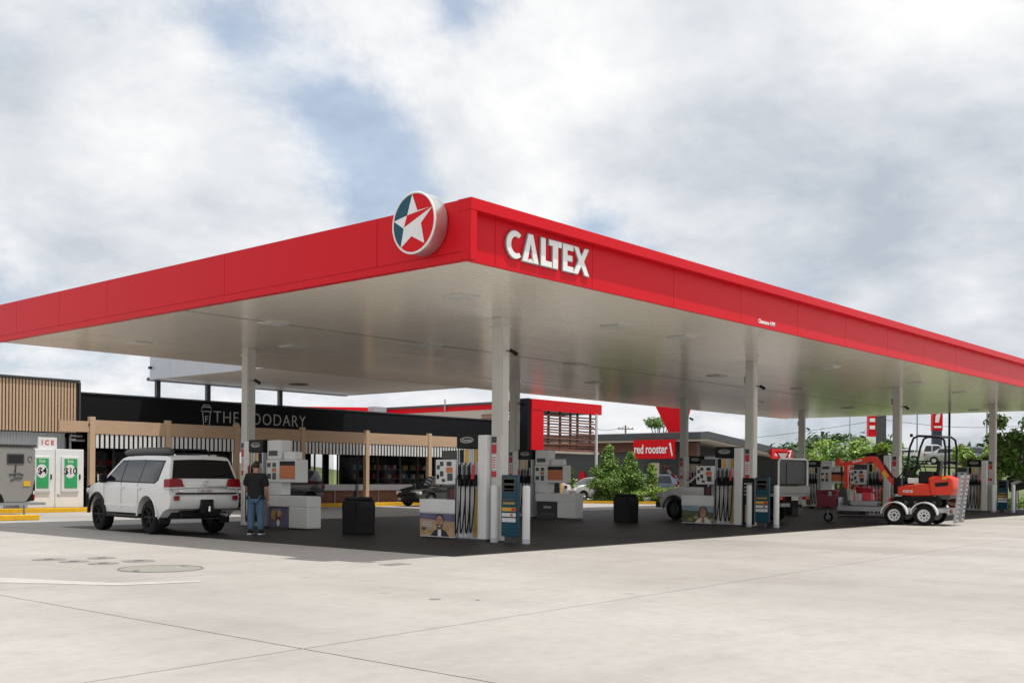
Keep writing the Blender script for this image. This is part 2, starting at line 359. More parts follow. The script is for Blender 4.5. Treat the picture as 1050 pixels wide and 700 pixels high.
for x0, x1, y0, y1 in ((-60, -33, 1.45, 27.2), (-33, -7.2, 1.45, 27.2), (-7.2, 1.15, 1.45, 16.6), (-7.2, 1.15, 16.6, 27.2)):
    slab('concrete_slab', 'concrete', [(x0 + G_, y0 + G_), (x1 - G_, y0 + G_), (x1 - G_, y1 - G_), (x0 + G_, y1 - G_)])
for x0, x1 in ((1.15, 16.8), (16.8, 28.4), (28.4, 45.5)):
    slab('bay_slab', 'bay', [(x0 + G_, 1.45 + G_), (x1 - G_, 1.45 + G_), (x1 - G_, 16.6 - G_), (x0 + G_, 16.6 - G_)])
o = slab('service_road', 'road', [(1.15 + G_, 16.6 + G_), (45.5, 16.6 + G_), (45.5, 27.2), (1.15 + G_, 27.2)], None); struct(o)
o = slab('side_road', 'concrete', [(45.51, 1.46), (75, 1.46), (75, 27.2), (45.51, 27.2)], None); struct(o)
# painted line, covers and lids set in the concrete (sheets a few mm proud)
def decal(name, mt, pts, z=.004, parent=fc):
    b = B(); b.bm.faces.new([b.bm.verts.new((p[0], p[1], z)) for p in pts]); return b.build(name, mt, parent)
M['linepaint'] = mat('worn_line_paint', (.46, .44, .41), .75, var=.25, vscale=4)
M['cover'] = mat('green_grey_cover', (.27, .265, .23), .75, var=.15, vscale=5)
M['lid'] = mat('lid_steel', (.22, .21, .20), .65, var=.2)
pl = [gp(u, v) for u, v in ((-60, 589), (0, 592), (120, 597.5), (205, 595), (205, 596.5), (120, 600), (0, 597), (-60, 594))]
struct(decal('painted_line', 'linepaint', [(p.x, p.y) for p in pl], .004, None))
cv = thing('tank_cover', 'large round green grey tank cover set in the pale concrete', 'cover', (gp(165, 583).x, gp(165, 583).y, 0))
B().cyl((0, 0, -.02), (0, 0, .008), .60, n=40).build('disc', 'cover', cv); b = B(); b.tube([(.625 * math.cos(a * math.pi / 24), .625 * math.sin(a * math.pi / 24), .004) for a in range(48)], .012, 5, True); b.build('rim', 'lid', cv)
for n_, s_ in ((0, .05), (1, .05)): B().cyl((.5 - n_, .15 - n_ * .3, .007), (.5 - n_, .15 - n_ * .3, .02), .05, n=8).build('lifting_point', 'lid', cv)
LID = [(50, 573.5, .27, 'leftmost'), (76, 575.5, .24, 'second from the left'), (104, 572, .24, 'farthest'), (106, 577.5, .24, 'nearest the round cover'), (142, 575, .27, 'rightmost')]
for u, v, r, wd in LID:
    p = gp(u, v); t = thing('service_lid', 'small flat lid in the concrete left of the round cover, ' + wd, 'lid', (p.x, p.y, 0), group='small lids near the round cover')
    B().cyl((0, 0, -.02), (0, 0, .006), r, n=20).build('plate', 'lid', t); B().box((0, 0, .008), (.14, .03, .012)).build('handle', 'dark', t)
p = gp(405, 578.5); tag(B().b2(-.22, .22, -.16, .16, -.02, .008, .004).build('drain_cover', 'lid', loc=(p.x, p.y, 0)), 'dark rectangular drain cover at the canopy shadow corner', 'cover')
for u, v, s_ in ((446, 614, .12), (490, 615, .05)):
    p = gp(u, v); tag(B().cyl((0, 0, -.01), (0, 0, .005), s_ * .6, n=10).build('survey_marker', 'lid', loc=(p.x, p.y, 0)), 'tiny round marker in the open concrete, ' + ('left' if u < 470 else 'right') + ' of the pair', 'marker', 'markers in the open concrete')

# ------------------------------------------------------------------ main canopy
cn = thing('fuel_canopy', 'long red and cream service station canopy on square columns', 'canopy')
bx('roof_slab', 'soffit_d', cn, .13, CL - .13, .25, CW - .13, ZB + .02, ZT - .25)
pm = B().b2(.0, CL - .3, -.090, .090, 0, .014).mesh('soffit_plank', 'soffit')
y = .32; seams = []
while y < CW - .14:
    link('soffit_plank', pm, cn, (.15, y, ZB), rot=(R(random.gauss(0, .35)), 0, 0))
    y += .2
bx('soffit_gutter', 'soffit_d', cn, .15, CL - .15, 8.77, 8.80, ZB - .006, ZB - .001)
# left fascia (facing -x): flush panels + base trim
PJ = [0.0, 2.31, 7.04, 11.86, 14.25, 16.66, CW]
for a, b_ in zip(PJ, PJ[1:]): bx('fascia_panel', 'red', cn, 0, .12, a + (.02 if a == 0 else .006), b_ - .006, ZB + .13, ZT - .004)
bx('base_trim', 'red', cn, -.012, .13, .02, CW, ZB - .012, ZB + .12)
bx('fascia_backing', 'red', cn, .125, .14, .02, CW, ZB + .12, ZT - .02)
# right fascia (facing -y): recessed panels under a deep cap
RJ = [.14, .78] + [3.54 + 2.845 * i for i in range(16)]; RJ[-1] = CL - .14; RJ = [q for q in RJ if q <= CL - .1]
for a, b_ in zip(RJ, RJ[1:]): bx('fascia_panel', 'red', cn, a + .006, b_ - .006, .17, .23, ZB - .01, ZT - .19)
bx('fascia_backing', 'red', cn, .14, CL - .14, .235, .25, ZB, ZT - .2)
bx('top_cap', 'red', cn, -.012, CL, -.012, .3, ZT - .188, ZT + .003)
bx('corner_post', 'red', cn, -.006, .135, -.006, .22, ZB - .012, ZT - .19)
bx('fascia_panel', 'red', cn, .14, CL - .14, CW - .12, CW, ZB + .016, ZT)
bx('fascia_panel', 'red', cn, CL - .13, CL, .31, CW - .125, ZB + .016, ZT - .001)
bx('corner_post', 'red', cn, CL - .135, CL - .002, .0, .3, ZB - .012, ZT - .19)
# columns
stk = mat('sticker_red', (.55, .03, .04), .5); M['stk'] = stk
for iy, yc in enumerate(COLY):
    for k, xc in enumerate(COLX):
        c = B().box((0, 0, ZB / 2 + .005), (.28, .28, ZB - .012), bev=.012).build('column', 'column', cn, loc=(xc, yc, 0))
        bx('top_collar', 'column', c, -.17, .17, -.17, .17, ZB - .22, ZB - .18)
        for z0, z1, q in ((2.22, 2.36, 'dark'), (1.98, 2.19, 'stk'), (1.62, 1.95, 'white'), (1.45, 1.58, 'stk')):
            bx('sticker', q, c, -.147, -.1425, -.02, .12, z0, z1)
        for j in range(5): bx('sticker', 'stk', c, -.1495, -.1465, 0, .10, 1.66 + j * .055, 1.685 + j * .055)
        bx('base_plate', 'dark', c, -.17, .17, -.17, .17, .0, .03)
        b = B(); b.box((0, 0, 0), (.09, .10, .22), bev=.02); b.build('wall_speaker', 'grey', c, loc=(.02, .20, ZB - .55 - .1 * iy))
        b = B(); b.cyl((0, 0, 0), (0, -.12, -.02), .015, n=6); b.cyl((-.02, -.12, 0), (.06, -.26, -.10), .045, n=8); b.build('camera', 'black', c, loc=(.05, -.14, ZB - .75 - .15 * iy))
        B().cyl((-.10, -.15, 2.4), (-.10, -.15, ZB - .3), .012, n=6).build('conduit', 'column', c)
# down-lights in the soffit
for u, v in ((473, 303), (632, 334), (281, 331), (142, 351), (441, 353), (590, 373), (850, 376), (700, 345), (735, 385), (610, 392), (940, 392), (775, 412), (870, 418), (300, 355), (985, 402), (820, 398), (910, 428), (1000, 420)):
    p = gp(u, v, ZB)
    if not (1 < p.x < CL - 1 and .8 < p.y < CW - .8): continue
    o = B().box((0, 0, 0), (.56, .56, .03), bev=.01).build('ceiling_light', 'column', cn, loc=(p.x, p.y, ZB - .014)); bx('diffuser', 'whiteplas', o, -.23, .23, -.23, .23, -.022, -.0155)
# CALTEX letters, built letter by letter on the recessed panel
lt = thing('canopy_lettering', 'raised white CALTEX lettering on the red canopy edge', 'sign', (1.0, .17, 5.245)); lt.scale = (.955, .5, .95)
def letter(polys, x, h, wd):
    b = B()
    for pl_ in polys: b.prism([(x + p * wd, q * h) for p, q in pl_], -.10, -.02, lambda p, q, t: (p, t, q))
    b.build('letter', 'whiteplas', lt); b = B()
    for pl_ in polys:
        cx = sum(p for p, _ in pl_) / len(pl_); cz = sum(q for _, q in pl_) / len(pl_)
        b.prism([(x + (p + .035 * (1 if p > .5 else -1)) * wd, (q + .03 * (1 if q > .5 else -1)) * h) for p, q in pl_], -.075, -.01, lambda p, q, t: (p, t, q))
    b.build('letter_return', 'grey', lt)
hh = .52; st = .30
def cpoly():
    o_ = [(.5 + .56 * math.cos(R(a)), .5 + .5 * math.sin(R(a))) for a in range(52, 309, 16)]; i_ = [(.56 + .34 * math.cos(R(a)), .5 + .30 * math.sin(R(a))) for a in range(300, 59, -16)]
    return o_ + i_
quads = []
cp = cpoly(); m_ = len(cp) // 2
half = m_
o_, i_ = cp[:17], cp[17:][::-1]
segs = []
for k in range(16):
    kk = min(int(round(k * (len(i_) - 1) / 16)), len(i_) - 2); k2 = min(int(round((k + 1) * (len(i_) - 1) / 16)), len(i_) - 1)
    segs.append([o_[k], o_[k + 1], i_[k2], i_[kk]] if k2 != kk else [o_[k], o_[k + 1], i_[kk]])
X_ = 0.0
bC = B(); bC.prism([(p * .44 + .05, (q - .5) * hh * .97 + .5 * hh) for p, q in o_] + [(p * .44 + .05, q * hh) for p, q in i_[::-1]], -.10, -.02, lambda p, q, t: (p, t, q)); bC.build('letter', 'whiteplas', lt)
bC = B(); bC.prism([(p * .44 + .04, (q - .5) * hh * 1.02 + .5 * hh) for p, q in o_] + [(p * .44 + .06, q * hh) for p, q in i_[::-1]], -.075, -.01, lambda p, q, t: (p, t, q)); bC.build('letter_return', 'grey', lt)
letter([[(0, 0), (.30, 0), (.50, .72), (.70, 0), (1, 0), (.64, 1), (.36, 1)], [(.3, 0), (.7, 0), (.5, .14)]], .47, hh, .46)
letter([[(0, 0), (1, 0), (1, .2), (.42, .2), (.42, 1), (0, 1)]], 1.0, hh, .32)
letter([[(.30, 0), (.70, 0), (.70, .8), (1, .8), (1, 1), (0, 1), (0, .8), (.30, .8)]], 1.24, hh, .38)
letter([[(0, 0), (1, 0), (1, .2), (.42, .2), (.42, .41), (.9, .41), (.9, .6), (.42, .6), (.42, .8), (1, .8), (1, 1), (0, 1)]], 1.66, hh, .32)
letter([[(0, 0), (.28, 0), (.5, .34), (.72, 0), (1, 0), (.66, .51), (.97, 1), (.70, 1), (.5, .68), (.30, 1), (.03, 1), (.34, .51)]], 1.99, hh, .5)
p = wy(786, 331, .17); tag(text('clearance_notice', 'Clearance 4.9M', .13, 'whiteplas', None, (p.x, .163, p.z), FY, .002, .004), 'tiny white clearance notice low on the red canopy edge', 'notice')
# round star sign on the left fascia
p = wx(424.5, 228.5, -.31); RD = .52
sg = thing('round_star_sign', 'round drum sign with white star on red and teal by the canopy corner', 'sign', (-.31, p.y, p.z))
b = B(); b.lathe([(0.02, RD * .97), (0, RD), (.0, RD * 1.0), (.28, RD), (.30, RD * .97)], 48); b.build('drum', 'alu', sg, smooth=True)
def disc_poly(name, mt, pts, t): b = B(); b.prism(pts, -t, 0.002, lambda p_, q, tt: (tt, -p_ * RD, q * RD)); return b.build(name, mt, sg)
disc_poly('face', 'redgloss', arc(0, 0, .955, 0, 352.5, 47), .006)
b = B(); b.tube([(-.004, RD * .975 * math.cos(a * math.pi / 30), RD * .975 * math.sin(a * math.pi / 30)) for a in range(60)], .02, 6, True); b.build('rim', 'white', sg, smooth=True)
TOP, RT, LR, LL, LF = (-.07, .93), (.87, .40), (.50, -.72), (-.60, -.74), (-.93, .17)
iTR, iRL, iLL, iL, iT = (.17, .37), (.34, -.05), (-.09, -.42), (-.46, -.13), (-.30, .28)
a0 = math.degrees(math.atan2(TOP[1], TOP[0])); a1 = math.degrees(math.atan2(LL[1], LL[0])) + 360
disc_poly('teal_field', 'teal', arc(0, 0, .95, a0, a1, 24) + [iL, iT], .009)
disc_poly('star', 'white', [TOP, iTR, RT, iRL, LR, iLL, LL, iL, LF, iT], .013)
disc_poly('star_facet', 'redgloss', [iT, RT, (-.44, -.09)], .017)

# ------------------------------------------------------------------ pump islands
M['pskin'] = mat('printed_skin', (.42, .21, .13), .5); M['psand'] = mat('printed_sand', (.46, .30, .18), .5, var=.35, vscale=5); M['pviolet'] = mat('printed_violet', (.12, .11, .20), .5, var=.4, vscale=4)
M['pdark'] = mat('printed_dark', (.02, .02, .028), .5); M['pmaroon'] = mat('printed_maroon', (.16, .02, .03), .5, var=.4, vscale=6)
M['pblue'] = mat('printed_pale_blue', (.25, .36, .45), .5, var=.3); M['pgreen'] = mat('printed_green', (.10, .12, .06), .5, var=.5, vscale=6)
NAMES = [('nearest the camera', 'left'), ('second', 'second'), ('third', 'third'), ('farthest right', 'farthest')]
def ov(cx, cz, rx, rz, n=16): return [(cx + rx * math.cos(2 * math.pi * i / n), cz + rz * math.sin(2 * math.pi * i / n)) for i in range(n)]
def dispenser(xc, yc, d, label, front, k):
    t = thing('fuel_dispenser', label, 'fuel pump', (xc, yc, 0), 0, 'fuel dispensers under the canopy')
    Y = lambda v: d * v
    def bb(n_, m_, x0, x1, v0, v1, z0, z1, bev=0.0, par=t): return bx(n_, m_, par, x0, x1, min(Y(v0), Y(v1)), max(Y(v0), Y(v1)), z0, z1, bev)
    bb('cabinet', 'whiteplas', -.27, .27, .17, .44, .04, 2.40, .02)
    bb('hose_cabinet', 'lgrey', -.25, .25, .445, 1.06, .04, 2.08, .01)
    hd = bb('header', 'black', -.29, .29, .43, 1.09, 2.10, 2.44, .02)
    for s in (-1, 1):
        b = B(); pts = [(.76 * 1 + .2 * math.cos(a * math.pi / 12), 2.29 + .06 * math.sin(a * math.pi / 12)) for a in range(24)]
        b.tube([(s * .294, Y(q), z_) for q, z_ in pts], .008, 4, True); b.build('logo_outline', 'white', hd)
        link('logo_text', text_mesh('Vortex' if front else 'Vortex', .11, 'white', .003), hd, (s * .293, Y(.76), 2.285), rot=(R(90), 0, R(90 * s)))
        strips = [('black', 'white'), ('yellow', 'white'), ('lgrey', 'lgrey'), ('gold', 'gold')]
        for j, (cu, cl) in enumerate(strips):
            v0 = 1.00 - .145 * j; v1 = v0 - .115
            bb('grade_panel', cu, s * .252, s * .268, v0, v1, 1.78, 2.07)
            bb('lower_panel', cl, s * .252, s * .266, v0, v1, .08, 1.20)
            h = bb('holster', 'black', s * .252, s * .33, v0 - .005, v1 + .005, 1.24, 1.50, .01)
            vm = (v0 + v1) / 2
            b = B(); b.box((s * .33, Y(vm), 1.56), (.05, .055, .30), bev=.012); b.box((s * .37, Y(vm), 1.44), (.05, .05, .10), bev=.012); b.cyl((s * .35, Y(vm), 1.68), (s * .28, Y(vm), 1.76), .016, n=8)
            b.build('nozzle', ['black', 'dark', 'black', 'stk'][j], t)
            bot = .14 + .06 * random.random(); sw = (.13 - .05 * j) * (1 if j < 2 else -1.2)
            pts = []
            for i in range(21):
                a = i / 20; zz_ = 1.42 - (1.42 - bot) * math.sin(math.pi * a) ** .55 if 0 < a < 1 else 1.42
                zz_ += -.15 * a * 0; pts.append((s * (.36 + .05 * math.sin(math.pi * a)), Y(vm + (.5 - abs(a - .5)) * sw * .6 + (a - .5) * .16), zz_))
            b = B(); b.tube(pts, .017, 6); b.build('hose', 'rubber', t, smooth=True)
        for v in (1.075, .855, .71, .565): bb('divider', 'alu', s * .252, s * .275, v - .008, v + .008, .06, 2.08)
    bb('plinth', 'dark', -.30, .30, .15, 1.1, 0, .04)
    # payment terminal beside the hoses
    if front:
        tm = bb('terminal', 'whiteplas', -.30, .30, 1.10, 1.76, 1.27, 1.85, .02); bb('terminal_post', 'grey', -.10, .10, 1.12, 1.32, .93, 1.27)
        bb('display_box', 'dark', -.2, .2, 1.16, 1.66, 1.855, 2.06, .02)
        kit = [('dark', 1.50, 1.60, 1.70, 1.80), ('dark', 1.24, 1.38, 1.70, 1.80), ('orange', 1.20, 1.40, 1.55, 1.67), ('dark', 1.20, 1.36, 1.36, 1.53), ('dark', 1.62, 1.70, 1.62, 1.72), ('dark', 1.50, 1.60, 1.46, 1.58), ('black', 1.64, 1.71, 1.40, 1.50), ('dark', 1.44, 1.54, 1.33, 1.40)]
    else:
        tm = bb('terminal', 'whiteplas', -.20, .20, 1.13, 2.48, 1.26, 1.88, .02); bb('display_tower', 'whiteplas', -.18, .18, 1.15, 1.78, 1.885, 2.42, .02); bb('top_box', 'whiteplas', -.12, .12, 1.82, 2.34, 1.885, 2.10, .02)
        bb('terminal_post', 'whiteplas', -.16, .16, 1.14, 1.76, .92, 1.26)
        kit = [('dark', 1.24, 1.62, 1.99, 2.13), ('dark', 1.20, 1.34, 1.68, 1.80), ('dark', 1.44, 1.58, 1.68, 1.80), ('orange', 1.42, 1.58, 1.55, 1.65), ('dark', 1.20, 1.36, 1.36, 1.5), ('dark', 1.44, 1.58, 1.34, 1.52), ('black', 1.76, 2.42, 1.72, 1.84), ('orange', 1.76, 2.42, 1.36, 1.72)]
    for s in (-1, 1):
        for m_, v0, v1, z0, z1 in kit:
            xx = (.301 if front else .201) if z0 < 1.9 else .181
            bb('keypad' if m_ != 'orange' else 'screen', m_, s * xx, s * (xx + .012), v0, v1, z0, z1, 0, tm)
    return t
def counter(xc, yc, d, label, front, art):
    t = thing('pump_counter', label, 'counter', (xc, yc, 0), 0, 'white counters beside the pumps')
    Y = lambda v: d * v
    def bb(n_, m_, x0, x1, v0, v1, z0, z1, bev=0.0, par=t): return bx(n_, m_, par, x0, x1, min(Y(v0), Y(v1)), max(Y(v0), Y(v1)), z0, z1, bev)
    if front:
        bb('top', 'whiteplas', -.30, .30, 1.115, 2.30, .60, .92, .02); bb('body', 'whiteplas', -.28, .28, 1.13, 2.28, .04, .60)
        v0, v1, z0, z1 = 1.13, 2.28, .06, .59
    else:
        bb('top', 'whiteplas', -.24, .24, 1.22, 3.0, .60, .90, .02); bb('end_block', 'whiteplas', -.24, .24, 2.22, 3.0, .04, .60, .02); bb('body', 'dark', -.17, .17, 1.25, 2.2, .03, .60)
        v0, v1, z0, z1 = 1.26, 2.2, .05, .59
    bb('plinth', 'dark', -.2, .2, v0, v1, 0, .04)
    for s in (-1, 1):
        xf = .282 if front else .172
        po = bb('poster', {'man': 'psand', 'woman': 'pgreen', 'dish': 'pviolet', 'plain': 'pdark', 'red': 'pmaroon'}[art], s * xf, s * (xf + .006), v0, v1, z0, z1)
        def pr(n_, m_, pts, lay): b = B(); b.prism(pts, xf + .006 + .0015 * lay, xf + .007 + .0015 * lay, lambda p_, q, tt: (s * tt, Y(p_), q)); b.build(n_, m_, po)
        if art in ('man', 'woman'):
            c = 1.62 if art == 'man' else 1.50
            pr('print', 'pviolet' if art == 'man' else 'pblue', [(v0, .40), (v1, .46), (v1, z1), (v0, z1)], 1)
            pr('print', 'pdark' if art == 'man' else 'whiteplas', [(c - .3, z0), (c + .3, z0), (c + .2, .17), (c + .06, .24), (c - .06, .24), (c - .22, .17)], 2)
            pr('print', 'whiteplas' if art == 'man' else 'pskin', [(c - .06, z0), (c + .06, z0), (c + .05, .24), (c - .05, .24)], 3)
            pr('print', 'pdark', ov(c, .45 if art == 'man' else .40, .145 if art == 'man' else .17, .135 if art == 'man' else .17), 4)
            pr('print', 'pskin', ov(c, .38, .125, .165), 5)
            if art == 'man': pr('print', 'bark', [(c - .11, .33), (c - .06, .35), (c, .33), (c + .06, .35), (c + .11, .33), (c + .08, .24), (c, .21), (c - .08, .24)], 6)
            pr('print', 'whiteplas', [(c - .05, .305), (c + .05, .305), (c + .03, .285), (c - .03, .285)], 7)
            for q in (-.045, .045): pr('print', 'bark', ov(c + q, .415, .016, .009, 8), 7); pr('print', 'hair', [(c + q - .028, .437), (c + q + .028, .437), (c + q + .02, .447), (c + q - .02, .447)], 7)
            pr('print', 'psand', ov(c - .05, .385, .035, .05, 10), 6); pr('print', 'bark', [(c - .012, .36), (c + .012, .36), (c, .42)], 7)
            for q_ in range(6): pr('print', ['psand', 'gold', 'bark'][q_ % 3], ov(1.2 + q_ * .19, .16 + .07 * (q_ % 2), .09, .05, 8), 1)
            if art == 'man':
                for r_ in range(3): pr('print', 'lgrey', [(1.88, .27 + r_ * .05), (2.18, .27 + r_ * .05), (2.18, .29 + r_ * .05), (1.88, .29 + r_ * .05)], 2)
        elif art == 'dish':
            pr('print', 'gold', ov(1.5, .38, .16, .15), 1); pr('print', 'pmaroon', ov(1.66, .3, .12, .2), 2); pr('print', 'psand', ov(1.72, .42, .10, .10), 3); pr('print', 'whiteplas', ov(1.68, .16, .07, .09), 4)
        elif art == 'plain': pr('print', 'grey', [(1.55, .36), (1.9, .36), (1.9, .44), (1.55, .44)], 1); pr('print', 'dark', [(1.4, .1), (2.05, .1), (2.05, .2), (1.4, .2)], 1)
        else: pr('print', 'psand', [(v0 + .1, .2), (v1 - .2, .3), (v1 - .2, .45), (v0 + .1, .35)], 1)
    if front:
        s_ = B().b2(-.05, .05, Y(1.5) - .13 if d > 0 else Y(1.5) - .1, Y(1.5) + .13, .925, 1.20, .01).build('card_holder', 'pdark', t)
        bx('print', 'pmaroon', s_, -.056, -.051, Y(1.5) - .11, Y(1.5) + .02, .96, 1.18)
    return t
WH = ['on the island nearest the camera', 'on the second island', 'on the third island, behind the trailer', 'on the far right island']
ART = ['man', 'woman', 'plain', 'red']
ARTN = ['with a poster of a smiling man', 'with a poster of a dark haired woman', 'with a dark poster', 'with a maroon poster']
for k, xc in enumerate(COLX):
    dispenser(xc, COLY[0], 1, 'fuel pump with black hoses by the front column ' + WH[k], True, k)
    counter(xc, COLY[0], 1, 'low white counter %s %s' % (ARTN[k], ['on the nearest island', 'on the second island', 'on the third island', 'on the far right island'][k]), True, ART[k])
    dispenser(xc, COLY[1], -1, 'fuel pump with orange screen by the rear column ' + WH[k], False, k)
    counter(xc, COLY[1], -1, 'white counter with end block by the rear column ' + WH[k], False, 'dish' if k == 0 else 'plain')
    bn = thing('waste_bin', 'black waste bin with squeegee bucket midway along the island ' + ['nearest the camera', 'second from the left', 'third from the left', 'farthest right'][k], 'bin', (xc - .40, 8.4, 0), 0, 'black bins between the pumps')
    b = B(); b.prism([(-.31, 0), (.31, 0), (.33, .70), (.30, .84), (-.30, .84), (-.33, .70)], -.27, .27, lambda p_, q, t_: (t_, p_, q)); b.build('body', 'black', bn, bev=.02)
    b = B(); b.box((0, 0, .885), (.46, .56, .09), bev=.03); b.build('lid', 'black', bn); bx('flap', 'black', bn, -.285, -.272, -.2, .2, .50, .78)
    b = B(); b.cyl((0, .40, .55), (0, .40, .80), .085, .10, 12); b.build('bucket', 'black', bn); b = B(); b.cyl((0, .40, .6), (.03, .44, 1.0), .012, n=6); b.build('squeegee', 'dark', bn)
    # price / promotion stand and bollards at the near end
    st_ = thing('promotion_stand', 'slim blue promotion stand between bollards at the end of ' + ['the island nearest the camera', 'the second island', 'the third island', 'the far right island'][k], 'stand', (xc - .22, COLY[0] - .52, 0), 0, 'blue stands at the island ends')
    bx('panel', 'teal', st_, -.05, .05, -.23, .23, .14, 1.50, .012); bx('foot', 'dark', st_, -.06, .06, -.12, .12, 0, .14)
    for m_, z0, z1, y0, y1 in (('dark', 1.12, 1.46, -.20, .20), ('white', 1.20, 1.27, -.14, .14), ('gold', 1.32, 1.40, -.15, .15), ('bark', 1.14, 1.18, -.15, .15), ('dark', .93, .98, -.18, .18), ('gold', .85, .90, -.17, .17), ('yellow', .70, .78, -.2, .2), ('white', .58, .66, -.2, .2), ('white', .46, .55, -.2, .2)):
        bx('print', m_, st_, -.058, -.0515, y0, y1, z0, z1)
    bx('print', 'stk', st_, -.063, -.0585, -.19, -.08, .71, .77); bx('print', 'orange', st_, -.063, -.0585, -.12, -.05, .59, .65)
    for dy, dx, wd in ((-.98, -.22, 'end'), (-.12, -.31, 'column')):
        bo = thing('bollard', 'white bollard at the %s side of the blue stand on %s' % (wd, ['the island nearest the camera', 'the second island', 'the third island', 'the far right island'][k]), 'bollard', (xc + dx, COLY[0] + dy, 0), 0, 'white bollards at the island ends')
        b = B(); b.cyl((0, 0, .10), (0, 0, 1.24), .085, n=20); b.cyl((0, 0, 1.24), (0, 0, 1.27), .085, .06, 20); b.build('post', 'white', bo, smooth=True); B().cyl((0, 0, 0), (0, 0, .10), .088, n=20).build('base', 'lgrey', bo)
pb = thing('poster_board', 'black poster board with a yellow print on the second front column', 'board', (COLX[1] - .17, COLY[0] - .02, 0))
bx('panel', 'black', pb, -.03, .03, -.2, .2, .05, 1.48, .01); bx('print', 'gold', pb, -.036, -.031, -.12, .10, .12, .66); bx('print', 'white', pb, -.041, -.0365, -.05, .06, .18, .5)
for i in range(4): bx('print', 'grey', pb, -.036, -.031, -.14, .14, .95 + .11 * i, 1.0 + .11 * i)
# ------------------------------------------------------------------ kerbs, walkway, garden
struct(bx('kerb', 'kerb', None, -30, 33.2, 27.21, 27.46, -.1, .17, .02))
o = slab('walkway', 'path', [(-30, 27.47), (33.2, 27.47), (33.2, 60), (-30, 60)], None, .125, .2); struct(o)
struct(bx('kerb', 'kerb', None, -30, 2.75, 21.10, 21.40, 0, .17, .02)); o = slab('median', 'path', [(-30, 21.41), (2.70, 21.41), (2.70, 22.4), (-30, 22.4)], None, .14, .14); struct(o)
GB = [(33.3, 27.6), (34.2, 27.3), (35.2, 26.0), (36.0, 24.2), (36.6, 22.8), (37.3, 21.4), (38.2, 20.3), (40, 19.6), (45.4, 19.4)]
b = B(); pts = GB
for i in range(len(pts) - 1):
    (xa, ya), (xb, yb) = pts[i], pts[i + 1]; d = Vector((xb - xa, yb - ya, 0)); nrm = Vector((-d.y, d.x, 0)).normalized() * .2
    b.prism([(xa, ya), (xb, yb), (xb + nrm.x, yb + nrm.y), (xa + nrm.x, ya + nrm.y)], -.1, .15, lambda p_, q, t: (p_, q, t))
struct(b.build('kerb', 'kerb'))
M['mulch'] = mat('mulch', (.07, .045, .03), .9, var=.4, vscale=8)
o = slab('garden_bed', 'mulch', [(q[0] + .2, q[1] + .2) for q in GB] + [(45.4, 25), (44, 27.1), (34.5, 28.5)], None, .11, .2); struct(o)
o = slab('car_park', 'road', [(33.3, 28.6), (44.2, 27.2), (75, 27.21), (75, 80), (33.3, 80)], None, -.005, .2); struct(o)

# ------------------------------------------------------------------ link canopy between the main canopy and the shop
lc = thing('link_canopy', 'pale grey edged link canopy between fuel canopy and shop roof', 'canopy')
LX0, LX1, LY0, LY1, LZ0, LZ1 = 11.3, 22.2, 18.2, 29.4, 5.48, 6.42
bx('soffit', 'soffit2', lc, LX0 + .1, LX1 - .1, LY0, LY1 - .1, LZ0, LZ0 + .05); bx('roof', 'lgrey', lc, LX0 + .1, LX1 - .1, LY0, LY1 - .1, LZ0 + .06, LZ1 - .1)
y0 = LY0
while y0 < LY1 - .1: bx('fascia_panel', 'lgrey', lc, LX0, LX0 + .09, y0 + .005, min(y0 + 2.4, LY1) - .005, LZ0 - .02, LZ1); y0 += 2.4
bx('fascia_panel', 'lgrey', lc, LX0 + .1, LX1, LY1 - .095, LY1, LZ0 - .02, LZ1); bx('fascia_panel', 'lgrey', lc, LX1 - .095, LX1, LY0, LY1 - .1, LZ0 - .02, LZ1 - .002)
for u in (161.5, 213, 287): x = wy(u, 400, 29.72).x; bx('column', 'dark', lc, x - .09, x + .09, 29.62, 29.80, 4.2, LZ0 + .0)
bx('column_head', 'dark', lc, LX0 + .1, LX1, 29.42, 29.8, LZ0 - .04, LZ0 + .1)
B().box((LX0 - .1, LY1 - .2, 5.95), (.1, .14, .1)).build('flood_light', 'black', lc)
B().box((16.5, 26, LZ0 - .03), (.6, .6, .05), bev=.01).build('ceiling_light', 'soffit_d', lc)

# ------------------------------------------------------------------ shop
M['brick'] = bpy.data.materials.new('brick'); M['brick'].use_nodes = True
_t = M['brick'].node_tree; _b = _t.nodes.new('ShaderNodeTexBrick'); _tc = _t.nodes.new('ShaderNodeTexCoord'); _mp = _t.nodes.new('ShaderNodeMapping'); _mp.inputs['Rotation'].default_value = (R(90), 0, 0)
_t.links.new(_tc.outputs['Object'], _mp.inputs[0]); _t.links.new(_mp.outputs[0], _b.inputs[0]); _b.inputs['Scale'].default_value = 4.2; _b.inputs['Color1'].default_value = (.26, .10, .055, 1); _b.inputs['Color2'].default_value = (.14, .055, .035, 1); _b.inputs['Mortar'].default_value = (.12, .09, .07, 1); _b.inputs['Mortar Size'].default_value = .02
_t.links.new(_b.outputs[0], _t.nodes['Principled BSDF'].inputs['Base Color']); _t.nodes['Principled BSDF'].inputs['Roughness'].default_value = .8
M['corr'] = mat('white_corrugated', (.62, .66, .68), .5, var=.05)
M['beige'] = mat('beige_render', (.42, .36, .30), .7, var=.08)
M['glass_clear'] = mat('clear_tinted_glass', (.012, .014, .015), .05, spec=.3, alpha=.2)
sh_ = thing('shop_building', 'black fronted shop with timber posts and striped blinds behind the pumps', 'building')
